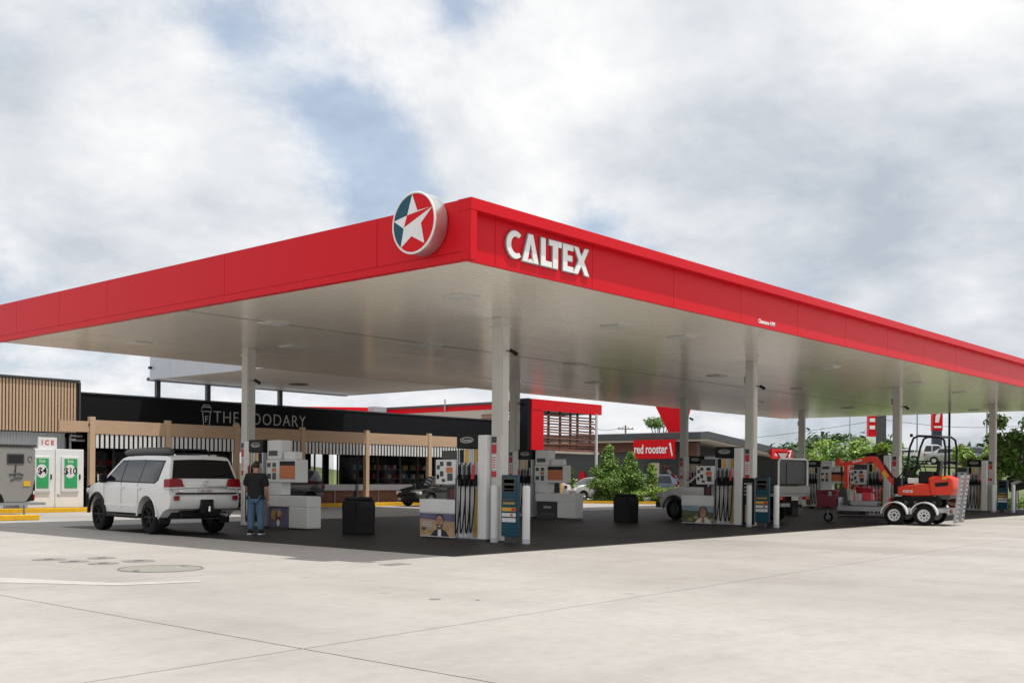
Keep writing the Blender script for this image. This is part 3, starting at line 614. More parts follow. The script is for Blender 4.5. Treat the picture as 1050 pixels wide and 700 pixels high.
# black fascia panels
xs = [8.0, 12.2, 17.4, 22.6, 27.8, 31.0, 36.2]
for a, b_ in zip(xs, xs[1:]): bx('fascia_panel', 'shopblack', sh_, a + .004, b_ - .004, 29.5, 29.6, 3.25, 4.71)
bx('parapet_cap', 'dark', sh_, 8.0, 36.2, 29.46, 29.66, 4.72, 4.76)
bx('veranda_roof', 'shopblack', sh_, 7.75, 33.0, 27.75, 29.49, 3.3, 3.42); bx('wall', 'shopblack', sh_, 7.8, 16.5, 33.4, 33.7, .13, 4.2); bx('wall', 'shopblack', sh_, 25.2, 36.2, 33.4, 33.7, .13, 4.2); bx('interior_floor', 'path', sh_, 16.5, 22.2, 30.6, 40.5, .128, .135); bx('roof', 'lgrey', sh_, -3, 36, 29.62, 41, 4.2, 4.3)
PX = [7.91, 11.21, 14.55, 18.12, 22.03, 26.3, 30.4]
slm = B().box((0, 0, 0), (.115, .05, .54), bev=.01).mesh('blind_slat', 'white')
for i, x in enumerate(PX):
    bx('post', 'wood', sh_, x - .11, x + .11, 27.70, 27.92, .13, 3.68, .008)
    if i == len(PX) - 1: continue
    xa, xb = x + .112, PX[i + 1] - .112
    bx('beam', 'woodbeam', sh_, xa, xb, 27.73, 27.89, 3.02, 3.56, .006)
    bx('blind_backing', 'shopblack', sh_, xa, xb, 27.81, 27.85, 2.46, 3.01)
    n_ = int((xb - xa) / .20)
    for j in range(n_): link('blind_slat', slm, sh_, (xa + (j + .5) * (xb - xa) / n_, 27.775, 2.74))
    # glazing with mullions, counter and brick base
    m_ = 3
    for j in range(m_):
        w0 = xa + j * (xb - xa) / m_; w1 = xa + (j + 1) * (xb - xa) / m_
        wd = bx('window', 'dark', sh_, w0, w0 + .06, 30.12, 30.2, .9, 2.9); bx('pane', 'glass_clear', wd, w0 + .062, w1 - .002, 30.15, 30.17, 1.06, 2.88)
        if i >= 3 or i == 2: bx('brick_panel', 'brick', sh_, w0 + .05, w1 - .0, 28.62, 28.9, .13, .74); bx('panel_strip', 'galv', sh_, w0 - .0, w0 + .045, 28.58, 28.9, .13, .74)
    if i >= 2:
        bx('counter_top', 'lgrey', sh_, xa, xb, 28.5, 29.1, .745, 1.04, .01)
bx('glazing_head', 'shopblack', sh_, 7.8, 33, 30.1, 30.55, 2.9, 3.3); bx('sill_wall', 'shopblack', sh_, 7.8, 33, 30.1, 30.3, .13, .9)
bx('end_beam', 'woodbeam', sh_, 6.6, 7.795, 27.75, 27.87, 3.08, 3.5)
# lettering THE FOODARY and cup mark
M['ltext'] = mat('sign_white', (.62, .62, .62), .5)
x0 = wy(219, 430, 29.5).x; x1 = wy(313, 430, 29.5).x
me = text_mesh('THE FOODARY', .78, 'ltext', .015, -.012, 1.12); wdt = max(v.co.x for v in me.vertices) - min(v.co.x for v in me.vertices)
tl = thing('shop_lettering', 'thin white THE FOODARY lettering on the black shop front', 'sign', ((x0 + x1) / 2, 29.48, 4.02)); letters(me, tl, (0, 0, 0), FY, (x1 - x0) / wdt)
cx = wy(211.5, 427, 29.5).x; cm = thing('cup_emblem', 'outlined takeaway cup emblem with an F left of the shop lettering', 'sign', (cx, 29.48, 4.03))
for n_, pts in (('cup_outline', [(-.20, .22), (-.14, -.42), (.14, -.42), (.20, .22)]), ('cup_lid', [(-.27, .24), (.27, .24), (.22, .42), (-.22, .42)]), ('cup_rim', [(-.2, .44), (.2, .44), (.15, .52), (-.15, .52)])):
    b = B(); b.tube([(p_, 0, q) for p_, q in pts], .02, 5, True); b.build(n_, 'ltext', cm)
link('letter', text_mesh('F', .42, 'ltext', .012, 0), cm, (0, 0, -.12), rot=FY)
# timber batten volume at the left end
bx('batten_backing', 'dark', sh_, 0, 7.72, 28.56, 30, 3.06, 5.04); bx('batten_cap', 'dark', sh_, 0, 7.76, 28.42, 30, 5.05, 5.13); bx('batten_corner', 'dark', sh_, 7.725, 7.79, 28.44, 29.9, 3.06, 5.04)
btm = B().box((0, 0, 0), (.075, .06, 1.96)).mesh('batten', 'wood')
x = 1.2
while x < 7.7: link('batten', btm, sh_, (x, 28.52, 4.05)); x += .125
rib = B().b2(-.025, .025, 0, .03, .13, 3.04).mesh('wall_rib', 'corr')
bx('wall', 'corr', sh_, 0, 7.4, 28.95, 29.2, .13, 3.05)
x = 3.0
while x < 7.3: link('wall_rib', rib, sh_, (x, 28.92, 0)); x += .11
for z, xe in ((2.78, 8.0), (2.95, 7.9)):
    b = B(); b.tube([(7.45, 28.6, z), (xe, 28.6, z), (xe, 29.4, z)], .05, 8); b.build('pipe', 'galv', sh_)
b = B(); b.tube([(7.5, 28.7, .2), (7.5, 28.7, 2.95)], .05, 8); b.build('pipe', 'galv', sh_)
# red banded rear roof and return
b = B(); b.prism([(17, 4.3), (34.3, 4.3), (34.3, 5.9), (17, 5.15)], 40, 40.2, lambda p_, q, t_: (p_, t_, q)); b.build('roof_band', 'redgloss', sh_)
bx('roof_band', 'redgloss', sh_, 34.3, 34.5, 28.6, 40.2, 5.46, 5.76); bx('roof_edge', 'dark', sh_, 34.2, 34.6, 28.6, 40.2, 5.765, 5.9); bx('rear_wall', 'beige', sh_, 34.32, 34.5, 29.7, 39.99, 4.31, 5.455)
for x, y in ((23, 39.8), (30, 36)): B().box((x, y, 5.3), (.9, .7, .55), bev=.04).build('roof_unit', 'galv', sh_)
B().cyl((34.2, 34.5, 5.5), (34.2, 34.5, 6.2), .05, n=8).build('vent_pipe', 'galv', sh_)
# red framed timber screen at the right end of the shop
fs = thing('slatted_screen', 'red framed timber slat screen at the right end of the shop', 'screen')
bx('top_band', 'redgloss', fs, 34.45, 41.2, 27.7, 28.3, 5.36, 5.98); bx('side_panel', 'redgloss', fs, 34.45, 35.55, 27.72, 28.2, 2.95, 5.355); bx('side_edge', 'shopblack', fs, 34.2, 34.44, 27.8, 28.4, 2.9, 6.0)
for j in range(13):
    z = 3.12 + j * .165
    b = B(); b.box((38.15, 27.86 + .12 * (j % 2), z), (5.15, .05, .085), rot=Matrix.Rotation(R(random.uniform(-.7, .7)), 3, 'Y')); 
    b.bm.free(); b = B(); b.box((0, 0, 0), (5.15, .05, .085), rot=Matrix.Rotation(R(random.uniform(-.7, .7)), 3, 'Y')); b.build('slat', 'slat', fs, loc=(38.2, 27.86 + .14 * (j % 2), z))
for x in (35.8, 36.5, 37.6, 38.6, 39.3, 40.6): bx('upright', 'dark', fs, x - .05, x + .05, 28.08, 28.2, 3.0, 5.36)
for j in range(12): bx('side_slat', 'slat', fs, 34.25, 34.32, 28.6, 31.5, 3.1 + j * .18, 3.18 + j * .18)
bx('floor_beam', 'beige', fs, 35.56, 41.0, 27.72, 28.6, 2.9, 3.03); bx('roof_deck', 'shopblack', fs, 34.5, 41.1, 28.31, 31, 5.4, 5.5)
for x in (36.3, 40.55): B().cyl((x, 27.62, .0), (x, 27.62, 3.0 if x < 40 else 5.36), .085, n=12).build('post', 'white', fs)
# ice freezers
def freezer(x0, x1, lab, price):
    t = thing('ice_freezer', lab, 'freezer', ((x0 + x1) / 2, 28.0, .13), 0, 'ice freezers against the shop wall'); hw = (x1 - x0) / 2 - .01
    bx('cabinet', 'whiteplas', t, -hw, hw, -.35, .4, .04, 2.26, .02); bx('base', 'black', t, -hw + .03, hw - .03, -.3, .35, 0, .04)
    d = bx('door', 'white', t, -hw * .62, hw * .62, -.40, -.352, .62, 1.98, .015); bx('handle', 'dark', d, hw * .64, hw * .70, -.44, -.36, 1.1, 1.3)
    po = bx('poster', 'green', d, -hw * .42, hw * .48, -.412, -.402, .78, 1.9); b = B(); b.prism(ov(-.02, 1.42, .22, .26), -.4165, -.4125, lambda p_, q, tt: (p_, tt, q)); b.build('print', 'white', po)
    link('price', text_mesh(price, .34, 'black', .002, .006), po, (0, -.419, 1.42), rot=FY); link('print', text_mesh('Ice', .2, 'white', .002, .002), po, (0, -.4135, 1.8), rot=FY)
    b = B(); b.prism([(-.2, .8), (.12, .8), (.2, 1.12), (-.1, 1.1)], -.4165, -.4125, lambda p_, q, tt: (p_, tt, q)); b.build('print', 'green', po); bx('seal', 'lgrey', d, -hw * .62, hw * .62, -.406, -.401, .62, .68)
    for q in (0, 60, 120):
        b = B(); b.box((0, 0, 0), (.16, .003, .016), rot=Matrix.Rotation(R(q), 3, 'Y')); b.build('snow_mark', 'grey', t, loc=(-hw * .8, -.355, .5))
xa = wy(36, 500, 27.65).x - .2; xm = wy(56.5, 500, 27.65).x; xb = wy(86, 500, 27.65).x
freezer(xm - 1.05, xm, 'left white ice freezer with green price poster partly behind the camper', '$4'); freezer(xm, xb, 'right white ice freezer with green ten dollar poster beside the timber post', '$10')
t = thing('ice_sign', 'white sign with red ICE letters on top of the freezers', 'sign', (wy(48.5, 455, 27.8).x, 27.8, 2.62)); bx('board', 'white', t, -.36, .36, -.03, .03, -.22, .2, .01); link('letters', text_mesh('I C E', .24, 'stk', .003, .006), t, (0, -.034, 0), rot=FY); bx('stand', 'white', t, -.2, .2, -.02, .02, -.24, -.2)

# ------------------------------------------------------------------ chicken shop behind the garden
rr = thing('takeaway_building', 'low charcoal takeaway building with sloping dark roof behind the garden', 'building')
bx('wall', 'rrgrey', rr, 56.6, 57, 30.2, 52, 0, 4.4); bx('wall', 'rrgrey', rr, 57, 75, 30.2, 30.5, 0, 3.0)
b = B(); b.prism([(55.4, 4.36), (56.5, 4.42), (76, 2.75), (76, 3.25), (56.5, 4.95), (55.4, 4.85)], 29.2, 53, lambda p_, q, t_: (p_, t_, q)); b.build('roof', 'dark', rr)
b = B(); b.prism([(55.5, 4.2), (56.5, 4.28), (75.8, 2.6), (75.8, 2.74), (56.5, 4.41), (55.5, 4.35)], 29.3, 52.9, lambda p_, q, t_: (p_, t_, q)); b.build('eave_lining', 'beige', rr)
for j, (y0, y1) in enumerate(((32, 33.4), (33.6, 35), (36.5, 39.5), (44, 47))):
    wn_ = bx('window', 'dark', rr, 56.52, 56.59, y0, y1, .3, 2.5); bx('pane', 'glass_dark', wn_, 56.5, 56.515, y0 + .08, y1 - .08, .4, 2.4)
for j in range(7): bx('eave_slat', 'slat', rr, 56.3, 56.4, 30.0, 31.3, 3.0 + j * .17, 3.09 + j * .17)
for j in range(5): bx('eave_slat', 'slat', rr, 56.2, 56.35, 35.2, 44, 3.5 + j * .15, 3.58 + j * .15)
for y0, y1, z0, z1 in ((38.4, 39.0, 2.2, 3.0), (37.4, 38.4, .6, 2.2), (40.6, 41.2, .8, 2.0), (39.2, 39.8, .8, 1.9)):
    b = B(); b.prism(ov((y0 + y1) / 2, (z0 + z1) / 2, (y1 - y0) / 2, (z1 - z0) / 2, 9), 56.48, 56.50, lambda p_, q, t_: (t_, p_, q)); b.build('mural', 'redgloss', rr)
pa, pb_ = wx(650, 460, 55.3), wx(692, 460, 55.3)
s_ = thing('shop_sign', 'red sign with white red rooster lettering under the charcoal eave', 'sign', (55.3, (pa.y + pb_.y) / 2, 3.62)); hw = abs(pa.y - pb_.y) / 2
bx('board', 'redgloss', s_, -.1, .1, -hw, hw, -.70, .72, .02); me = text_mesh('red rooster', .95, 'whiteplas', .012, .018); wdt = max(v.co.x for v in me.vertices) - min(v.co.x for v in me.vertices); letters(me, s_, (-.112, .25, 0), FX, hw * 1.62 / wdt)
b = B(); b.prism([(-hw + .45, .45), (-hw + .30, .5), (-hw + .12, -.45), (-hw + .2, -.55)], -.112, -.102, lambda p_, q, t_: (t_, p_, q)); b.build('emblem', 'whiteplas', s_)
pa, pb_ = wy(790, 463, 29.15), wy(811, 465, 29.15)
s_ = thing('shop_sign', 'smaller red sign with a white comb mark at the right eave of the takeaway', 'sign', ((pa.x + pb_.x) / 2, 29.1, 3.45)); hw = (pb_.x - pa.x) / 2
bx('board', 'redgloss', s_, -hw, hw, -.08, .05, -.52, .45); link('letters', text_mesh('red rooster', .4, 'whiteplas', .01, .01), s_, (-hw * .2, -.09, 0), rot=FY); b = B(); b.prism([(hw * .7, -.4), (hw * .9, .4), (hw * .5, .3)], -.095, -.085, lambda p_, q, t_: (p_, t_, q)); b.build('emblem', 'whiteplas', s_)
# red inverted wedge above its roof
wd = thing('roof_feature', 'bright red inverted wedge sign rising from the takeaway roof', 'sign')
P = [at(664, 400, 82), at(713, 400, 82), at(700, 452, 82), at(690, 452, 82)]
dd = (ray(690, 440)).normalized() * .8; dd.z = 0
b = B(); A_ = [b.bm.verts.new(p_) for p_ in P]; C_ = [b.bm.verts.new(p_ + dd) for p_ in P]; b.bm.faces.new(A_); b.bm.faces.new(C_[::-1])
for i in range(4): b.bm.faces.new((A_[i], C_[i], C_[(i + 1) % 4], A_[(i + 1) % 4]))
b.build('wedge', 'redgloss', wd); c0, c1 = at(695, 452, 82.3), at(695, 470, 82.3); B().cyl(c0, c1, .3, n=8).build('stem', 'dark', wd)

# ------------------------------------------------------------------ planting
def shrub(name, lab, cat, base, h, r, mt, n, size, seed, cone=.5, trunk=.25, group=None):
    t = thing(name, lab, cat, base, 0, group); rg = random.Random(seed); lobes = []
    for i in range(14):
        z = trunk * h + (1 - trunk) * h * (i + .5) / 14; f = 1 - cone * ((z / h - .35) / .65) if z / h > .35 else .75 + .25 * z / h / .35
        for j in range(2): a = rg.uniform(0, 6.28); q = r * f * .45 * rg.random(); rr_ = r * f * rg.uniform(.45, .75); lobes.append(((q * math.cos(a), q * math.sin(a), z), (rr_, rr_, h * .10)))
    leaves('crown', mt, lobes, n, size, seed, t)
    b = B(); b.tube([(0, 0, 0), (.03 * r, 0, h * .4), (0, .03 * r, h * .8)], [.05 * h * .6, .03 * h * .6, .01], 7)
    for i in range(5): a = i * 1.3; z = h * (.3 + .1 * i); b.tube([(0, 0, z), (r * .5 * math.cos(a), r * .5 * math.sin(a), z + .15 * h)], [.02, .008], 5)
    b.build('trunk', 'bark', t); return t
def tree(name, lab, base, h, r, mt, n, size, seed, group=None, lean=0.0):
    t = thing(name, lab, 'tree', base, 0, group); rg = random.Random(seed); lobes = []; b = B()
    b.tube([(0, 0, 0), (.1, .05, h * .25), (lean * .5, 0, h * .5), (lean, .05, h * .8)], [h * .03, h * .022, h * .015, h * .006], 8)
    for i in range(16):
        a = rg.uniform(0, 6.28); z = h * rg.uniform(.45, .92); q = r * rg.uniform(.25, .85) * (1.15 - .5 * abs(z / h - .6)); c = (lean * z / h + q * math.cos(a), q * math.sin(a), z); s_ = r * rg.uniform(.24, .42)
        lobes.append((c, (s_, s_, s_ * .7))); b.tube([(lean * .4, 0, h * rg.uniform(.3, .55)), (c[0] * .6, c[1] * .6, (z + h * .45) / 2 + .05 * h), c], [h * .01, h * .007, h * .002], 5)
    leaves('crown', mt, lobes, n, size, seed, t); b.build('trunk', 'bark', t); return t
def G2(u, v, D): p_ = at(u, v, D); return (p_.x, p_.y, 0)
shrub('shrub', 'taller left shrub of the dense green pair behind the yellow kerb', 'shrub', G2(624, 510, 62.5), 3.25, 1.55, 'leaf4', 26000, .08, 11, .8, .0, 'dense shrubs behind the kerb')
shrub('shrub', 'shorter right shrub of the dense green pair behind the yellow kerb', 'shrub', G2(646, 510, 63), 2.9, 1.4, 'leaf4', 22000, .08, 12, .8, .0, 'dense shrubs behind the kerb')
shrub('shrub', 'small lime green bush beside the white hatchback', 'shrub', G2(580, 508, 66), 2.0, .85, 'leaf3', 1700, .10, 13, .3, .3)
shrub('shrub', 'lime leafy shrub just right of the dense pair', 'shrub', G2(668, 508, 66), 2.3, .6, 'leaf3', 1300, .10, 14, .4, .25)
hd_ = [(672, 63, .9), (682, 62.5, .85), (692, 62, .9), (655, 61.8, .7)]
for i, (u, D, h) in enumerate(hd_): shrub('low_hedge_bush', ['low lime hedge bush right of the dense shrubs, first', 'low lime hedge bush right of the dense shrubs, second', 'low lime hedge bush nearest the silver ute nose', 'low hedge bush in front of the dense shrubs'][i], 'bush', G2(u, 505, D), h, .75, 'leaf3', 900, .08, 20 + i, .1, .1, 'low hedge along the kerb')
# hedge behind the ute and excavator, right background
HB = [(838, 72, 3.2, 'leaf3'), (850, 74, 4.0, 'leaf3'), (862, 72, 3.4, 'leaf1'), (873, 75, 4.1, 'leaf3'), (885, 72, 3.6, 'leaf3'), (897, 74, 3.2, 'leaf1'), (826, 76, 3.0, 'leaf2'), (845, 66, 2.4, 'leaf1'), (866, 66, 2.3, 'leafr'), (888, 66, 2.5, 'leafr'), (905, 68, 2.2, 'leaf1')]
for i, (u, D, h, mt) in enumerate(HB):
    shrub('hedge_shrub', ['first', 'second', 'third', 'fourth', 'fifth', 'sixth', 'seventh', 'eighth', 'ninth', 'tenth', 'eleventh'][i] + ' leafy shrub of the tall hedge behind the excavator arm', 'shrub', G2(u, 505, D), h, 1.7, mt, 2600, .15, 40 + i, .2, .05, 'tall hedge behind the excavator')
TR = [(910, 66, 4.1, .9, 'leaf3', 'slim lime tree left of the excavator cab frame'), (930, 72, 3.4, 1.3, 'leaf2', 'dark bushy tree behind the excavator cab frame'), (1001, 60, 3.5, 1.3, 'leaf3', 'green tree behind the far right fuel pump'), (1042, 58, 5.4, 1.7, 'leaf1', 'dark tree at the right edge of the picture'), (1024, 66, 3.7, 1.4, 'leaf3', 'lime green tree just right of the last column'), (676, 112, 8.4, 2.4, 'leaf1', 'round tree behind the takeaway roof'), (1056, 52, 4.0, 1.9, 'leaf1', 'leafy tree cut by the right edge of the picture')]
for i, (u, D, h, r, mt, lab) in enumerate(TR): tree('tree', lab, G2(u, 505, D), h, r, mt, 4200, .15, 70 + i)
# grass bank and raised road on the right
b = B(); q = [at(905, 512, 62), at(1120, 512, 62), at(1130, 470, 100), at(880, 470, 100)]
pts = [(q[0].x, q[0].y, -.05), (q[1].x, q[1].y, -.05), (q[2].x, q[2].y, 2.9), (q[3].x, q[3].y, 2.9)]
far = [at(1150, 470, 190), at(850, 470, 190)]; pts2 = [(far[0].x, far[0].y, 3.0), (far[1].x, far[1].y, 3.0)]
V_ = [b.bm.verts.new(p_) for p_ in pts + pts2]; b.bm.faces.new(V_[:4]); b.bm.faces.new((V_[3], V_[2], V_[4], V_[5])); struct(b.build('grass_bank', 'grass'))
p0, p1, p2, p3 = (at(1030, 517, 56), at(1200, 520, 56), at(1200, 505, 75), at(1030, 505, 75))
struct(slab('verge', 'grass', [(q_.x, q_.y) for q_ in (p0, p1, p2, p3)], None, .06, .2))
b = B(); d = (p1 - p0).normalized(); b.cyl((p0.x, p0.y, .02), (p1.x, p1.y, .02), .09, n=6); struct(b.build('kerb', 'path'))
tuft = []
for i in range(26): p_ = at(random.uniform(1022, 1060), 505, random.uniform(54, 63)); tuft.append(((p_.x, p_.y, .2), (.5, .5, .35)))
o = leaves('ground_cover', 'leaf3', tuft, 3500, .10, 5); tag(o, 'low green ground cover on the verge at the far right', 'ground cover', kind='stuff')
# hills and far buildings
def ridge(name, mt, us, D, seed):
    b = B(); top = []; bot = []; bk = []
    rg = random.Random(seed)
    for u, v in us: p_ = at(u, v, D); top.append(b.bm.verts.new(p_)); bot.append(b.bm.verts.new((p_.x, p_.y, -.5))); p2_ = at(u, v, D * 1.25); bk.append(b.bm.verts.new((p2_.x, p2_.y, p_.z * .9)))
    for i in range(len(us) - 1): b.bm.faces.new((bot[i], bot[i + 1], top[i + 1], top[i])); b.bm.faces.new((top[i], top[i + 1], bk[i + 1], bk[i]))
    return struct(b.build(name, mt))
M['hill'] = mat('hill_forest', (.045, .075, .035), .9, var=.5, vscale=.06)
u_ = [(430 + i * 12, 470 - 10 * math.sin(i * .21) - 3 * math.sin(i * 1.1)) for i in range(80)]
ridge('hill', 'hill', u_, 520, 3)
rgn = [];
for i in range(52):
    u = 800 + i * 5.0; v = 453 + 6 * math.sin(i * .17 + 2.4) + 3 * math.sin(i * .53) + (6 if u > 905 else 0); p_ = at(u, v, 330 + 25 * math.sin(i)); rgn.append(((p_.x, p_.y, p_.z * .72), (6, 6, p_.z * .34)))
o = leaves('far_woodland', 'leaf2', rgn, 9000, 1.1, 9); tag(o, 'dark green wooded ridge along the far horizon', 'woodland', kind='stuff')
def far_house(u, v, D, w_, h_, mt, lab):
    p_ = at(u, v, D); t = thing('far_building', lab, 'building', (p_.x, p_.y, p_.z - h_), R(-49))
    bx('wall', mt, t, -w_ / 2, w_ / 2, -3, 3, -6, h_ * .8); b = B(); b.prism([(-w_ / 2 - .4, h_ * .8), (w_ / 2 + .4, h_ * .8), (w_ * .3, h_), (-w_ * .3, h_)], -3.4, 3.4, lambda a_, q_, t_: (a_, t_, q_)); b.build('roof', 'galv', t)
    for j in range(4): wnd = bx('window', 'glass_dark', t, -w_ / 2 + (j + .3) * w_ / 4, -w_ / 2 + (j + .7) * w_ / 4, -3.03, -3.005, h_ * .2, h_ * .6); bx('pane', 'dark', wnd, -w_ / 2 + (j + .48) * w_ / 4, -w_ / 2 + (j + .52) * w_ / 4, -3.05, -3.035, h_ * .2, h_ * .6)
far_house(880, 454, 210, 11, 4, 'whiteplas', 'white building with pale roof beyond the tall hedge'); far_house(861, 456, 230, 8, 3.5, 'lgrey', 'small grey house beyond the tall hedge'); far_house(1000, 459, 220, 13, 4.5, 'lgrey', 'grey commercial building on the rise behind the far cars')
# pylon signs, poles, wires
py = thing('pylon_sign', 'tall red white and charcoal pylon sign beyond the hedge', 'sign', G2(898, 500, 118), R(-49)); 
bx('tower', 'dark', py, -.1, 1.0, -.3, .3, 0, 13); bx('face', 'redgloss', py, -.95, -.12, -.3, .3, 6.2, 13); bx('face', 'whiteplas', py, -.95, -.12, -.29, .29, 2, 6.19)
for i, (z0, z1) in enumerate(((8.7, 9.6), (7.8, 8.2), (7.0, 7.4))): bx('emblem' if i == 0 else 'word_bar', 'whiteplas', py, -.82 if i else -.72, -.24 if i else -.34, -.32, -.302, z0, z1)
for i in range(3): bx('price_row', 'lgrey', py, -.88, -.2, -.305, -.292, 5.1 - i * .9, 5.6 - i * .9)
p2_ = thing('pylon_sign', 'tall red and navy pylon sign above the excavator cab frame', 'sign', G2(960, 500, 120), R(-49)); 
M['navy'] = mat('navy', (.02, .03, .06), .5)
bx('tower', 'navy', p2_, -.5, .5, -.25, .25, 0, 7.0); bx('face', 'redgloss', p2_, -.55, .55, -.3, .3, 7.0, 12); bx('face', 'orange', p2_, -.55, .55, -.3, .3, 4.6, 5.3); bx('face', 'green', p2_, -.9, .9, -.3, .3, 4.1, 4.55); 
b = B(); b.prism([(-.3, 7.9), (.1, 7.9), (.35, 9.2), (0, 9.0), (-.25, 8.6)], -.33, -.305, lambda a_, q_, t_: (a_, t_, q_)); b.build('emblem', 'whiteplas', p2_); bx('stripe', 'whiteplas', p2_, -.4, .4, -.33, -.305, 7.3, 7.5)
for u, D, h, r, lab in ((871, 140, 14, .09, 'thin far lamp pole left of the red pylon sign'), (940, 110, 13, .10, 'thin far lamp pole beyond the excavator'), (1011.5, 90, 12, .08, 'thin lamp pole left of the last column')):
    pp = thing('lamp_pole', lab, 'pole', G2(u, 500, D)); B().cyl((0, 0, 0), (0, 0, h), r, r * .6, 8).build('pole', 'grey', pp); B().box((.5, 0, h), (1.2, .2, .1)).build('lamp_head', 'grey', pp)
pp = thing('drain_pole', 'thin black pole near the far end of the canopy', 'pole', (wx(973, 500, 45.0).x, wx(973, 500, 45.0).y, 0)); B().cyl((0, 0, 0), (0, 0, ZB - .02), .06, n=8).build('pole', 'black', pp); B().cyl((0, 0, 0), (0, 0, .05), .14, n=8).build('base', 'black', pp)
pw = thing('power_pole', 'timber power pole with crossarm beyond the takeaway roof', 'pole', G2(641, 500, 150), R(-40)); B().cyl((0, 0, 0), (0, 0, 8.8), .16, .11, 8).build('pole', 'bark', pw); B().box((0, 0, 8.3), (2.3, .12, .12)).build('crossarm', 'bark', pw)
for x in (-1, -.4, .4, 1): B().cyl((x, 0, 8.36), (x, 0, 8.55), .05, n=6).build('insulator', 'dark', pw)
for i, (ua, va, ub, vb, D) in enumerate(((640, 458, 905, 430, 140), (905, 430, 1060, 436, 140), (600, 436, 641, 437, 150))):
    a_, c_ = at(ua, va, D), at(ub, vb, D); pts = [a_.lerp(c_, k / 10) - Vector((0, 0, .6 * math.sin(math.pi * k / 10))) for k in range(11)]
    b = B(); b.tube(pts, .035, 4); tag(b.build('power_line', 'dark'), ['power line sagging behind the rear canopy columns', 'power line crossing the sky right of the red pylon', 'short power line left of the timber pole'][i], 'cable', 'overhead power lines')
# small street things
gw = thing('give_way_sign', 'triangular red and white give way sign behind the ute tray', 'sign', G2(802.5, 500, 66), R(-50)); bx('post', 'galv', gw, -.03, .03, 0, .06, 0, 2.9)
b = B(); b.prism([(-.48, 3.15), (.48, 3.15), (0, 2.32)], -.02, -.001, lambda a_, q_, t_: (a_, t_, q_)); b.build('plate', 'redgloss', gw); b = B(); b.prism([(-.30, 3.05), (.30, 3.05), (0, 2.52)], -.026, -.021, lambda a_, q_, t_: (a_, t_, q_)); b.build('plate_centre', 'white', gw)
ds = thing('direction_board', 'black board with white stripe on a post at the far right verge', 'sign', G2(1043, 512, 54), R(-55)); bx('post', 'galv', ds, -.04, .04, 0, .08, 0, 2.9); b = B(); b.box((0, -.05, 1.35), (.95, .05, .75), rot=Matrix.Rotation(R(-12), 3, 'Y')); b.build('board', 'black', ds); b = B(); b.box((0, -.085, 1.42), (.7, .012, .16), rot=Matrix.Rotation(R(-22), 3, 'Y')); b.build('stripe', 'white', ds); bx('plate', 'whiteplas', ds, -.25, .25, -.04, -.002, 2.25, 2.85)
ms = thing('menu_board', 'small pale notice on a post by the takeaway wall', 'sign', G2(671, 505, 70), R(-49)); bx('post', 'galv', ms, -.03, .03, 0, .06, 0, 1.6); bx('board', 'beige', ms, -.3, .3, -.05, -.002, 1.5, 2.45)
ah = thing('air_hose_stand', 'curved red and white air hose stand near the rear columns', 'stand', G2(689, 512, 52), 0)
for i in range(8): a_, c_ = [(.25 * math.sin(t_ * .55) * 1, -.25 * math.sin(t_ * .55), .6 + .18 * t_) for t_ in (i, i + 1)]; B().cyl(a_, c_, .06, n=8).build('hose_segment', 'redgloss' if i % 2 else 'white', ah)
B().cyl((0, 0, 0), (0, 0, .6), .05, n=8).build('post', 'galv', ah); B().cyl((0, 0, 0), (0, 0, .05), .2, n=12).build('base', 'galv', ah)
bpp = thing('safety_barrier', 'small black and yellow barrier behind the second rear counter', 'barrier', G2(569, 508, 58), R(-49)); bx('panel', 'black', bpp, -.25, .25, -.04, .04, .5, 1.25); 
for x in (-.32, .32): B().cyl((x, 0, 0), (x, 0, 1.35), .05, n=8).build('post', 'yellow', bpp)

# lawn rising behind the shop, seen through its glazing
struct(slab('lawn', 'grass', [(10, 40.6), (33, 40.6), (33, 60), (10, 60)], None, .16, .1))
b = B(); b.bm.faces.new([b.bm.verts.new(p_) for p_ in ((8, 44, .17), (50, 44, .17), (54, 75, 2.6), (4, 75, 2.6))]); struct(b.build('grass_slope', 'grass'))
for x in (22.4, 24.1, 25.6, 26.2, 28.2, 29.6): bx('interior_post', 'shopblack', sh_, x - .2, x + .2, 40.2, 40.38, .135, 4.19)
bx('interior_shelf', 'dark', sh_, 21.0, 23.4, 34.0, 34.6, .14, 1.25); bx('interior_shelf', 'lgrey', sh_, 16.7, 17.6, 32.6, 33.2, .14, 2.4); bx('interior_side_wall', 'shopblack', sh_, 16.3, 16.48, 30.95, 40.5, .13, 4.19); bx('interior_side_wall', 'shopblack', sh_, 33.0, 33.2, 30.95, 40.5, .13, 4.19)

# goods on shelves inside the shop
pmesh = [B().box((0, 0, 0), (.16, .14, .24)).mesh('product', q_) for q_ in ('redgloss', 'yellow', 'green', 'whiteplas', 'blue', 'orange')]
for xa, xb in ((8.4, 16.2), (25.6, 32.4)):
    for z in (.95, 1.45, 1.95):
        bx('shelf', 'grey', sh_, xa, xb, 33.0, 33.38, z - .14, z - .12); x = xa + .2
        while x < xb:
            if random.random() < .8: link('product', random.choice(pmesh), sh_, (x, 33.15, z + .01))
            x += random.choice((.2, .26, .4))
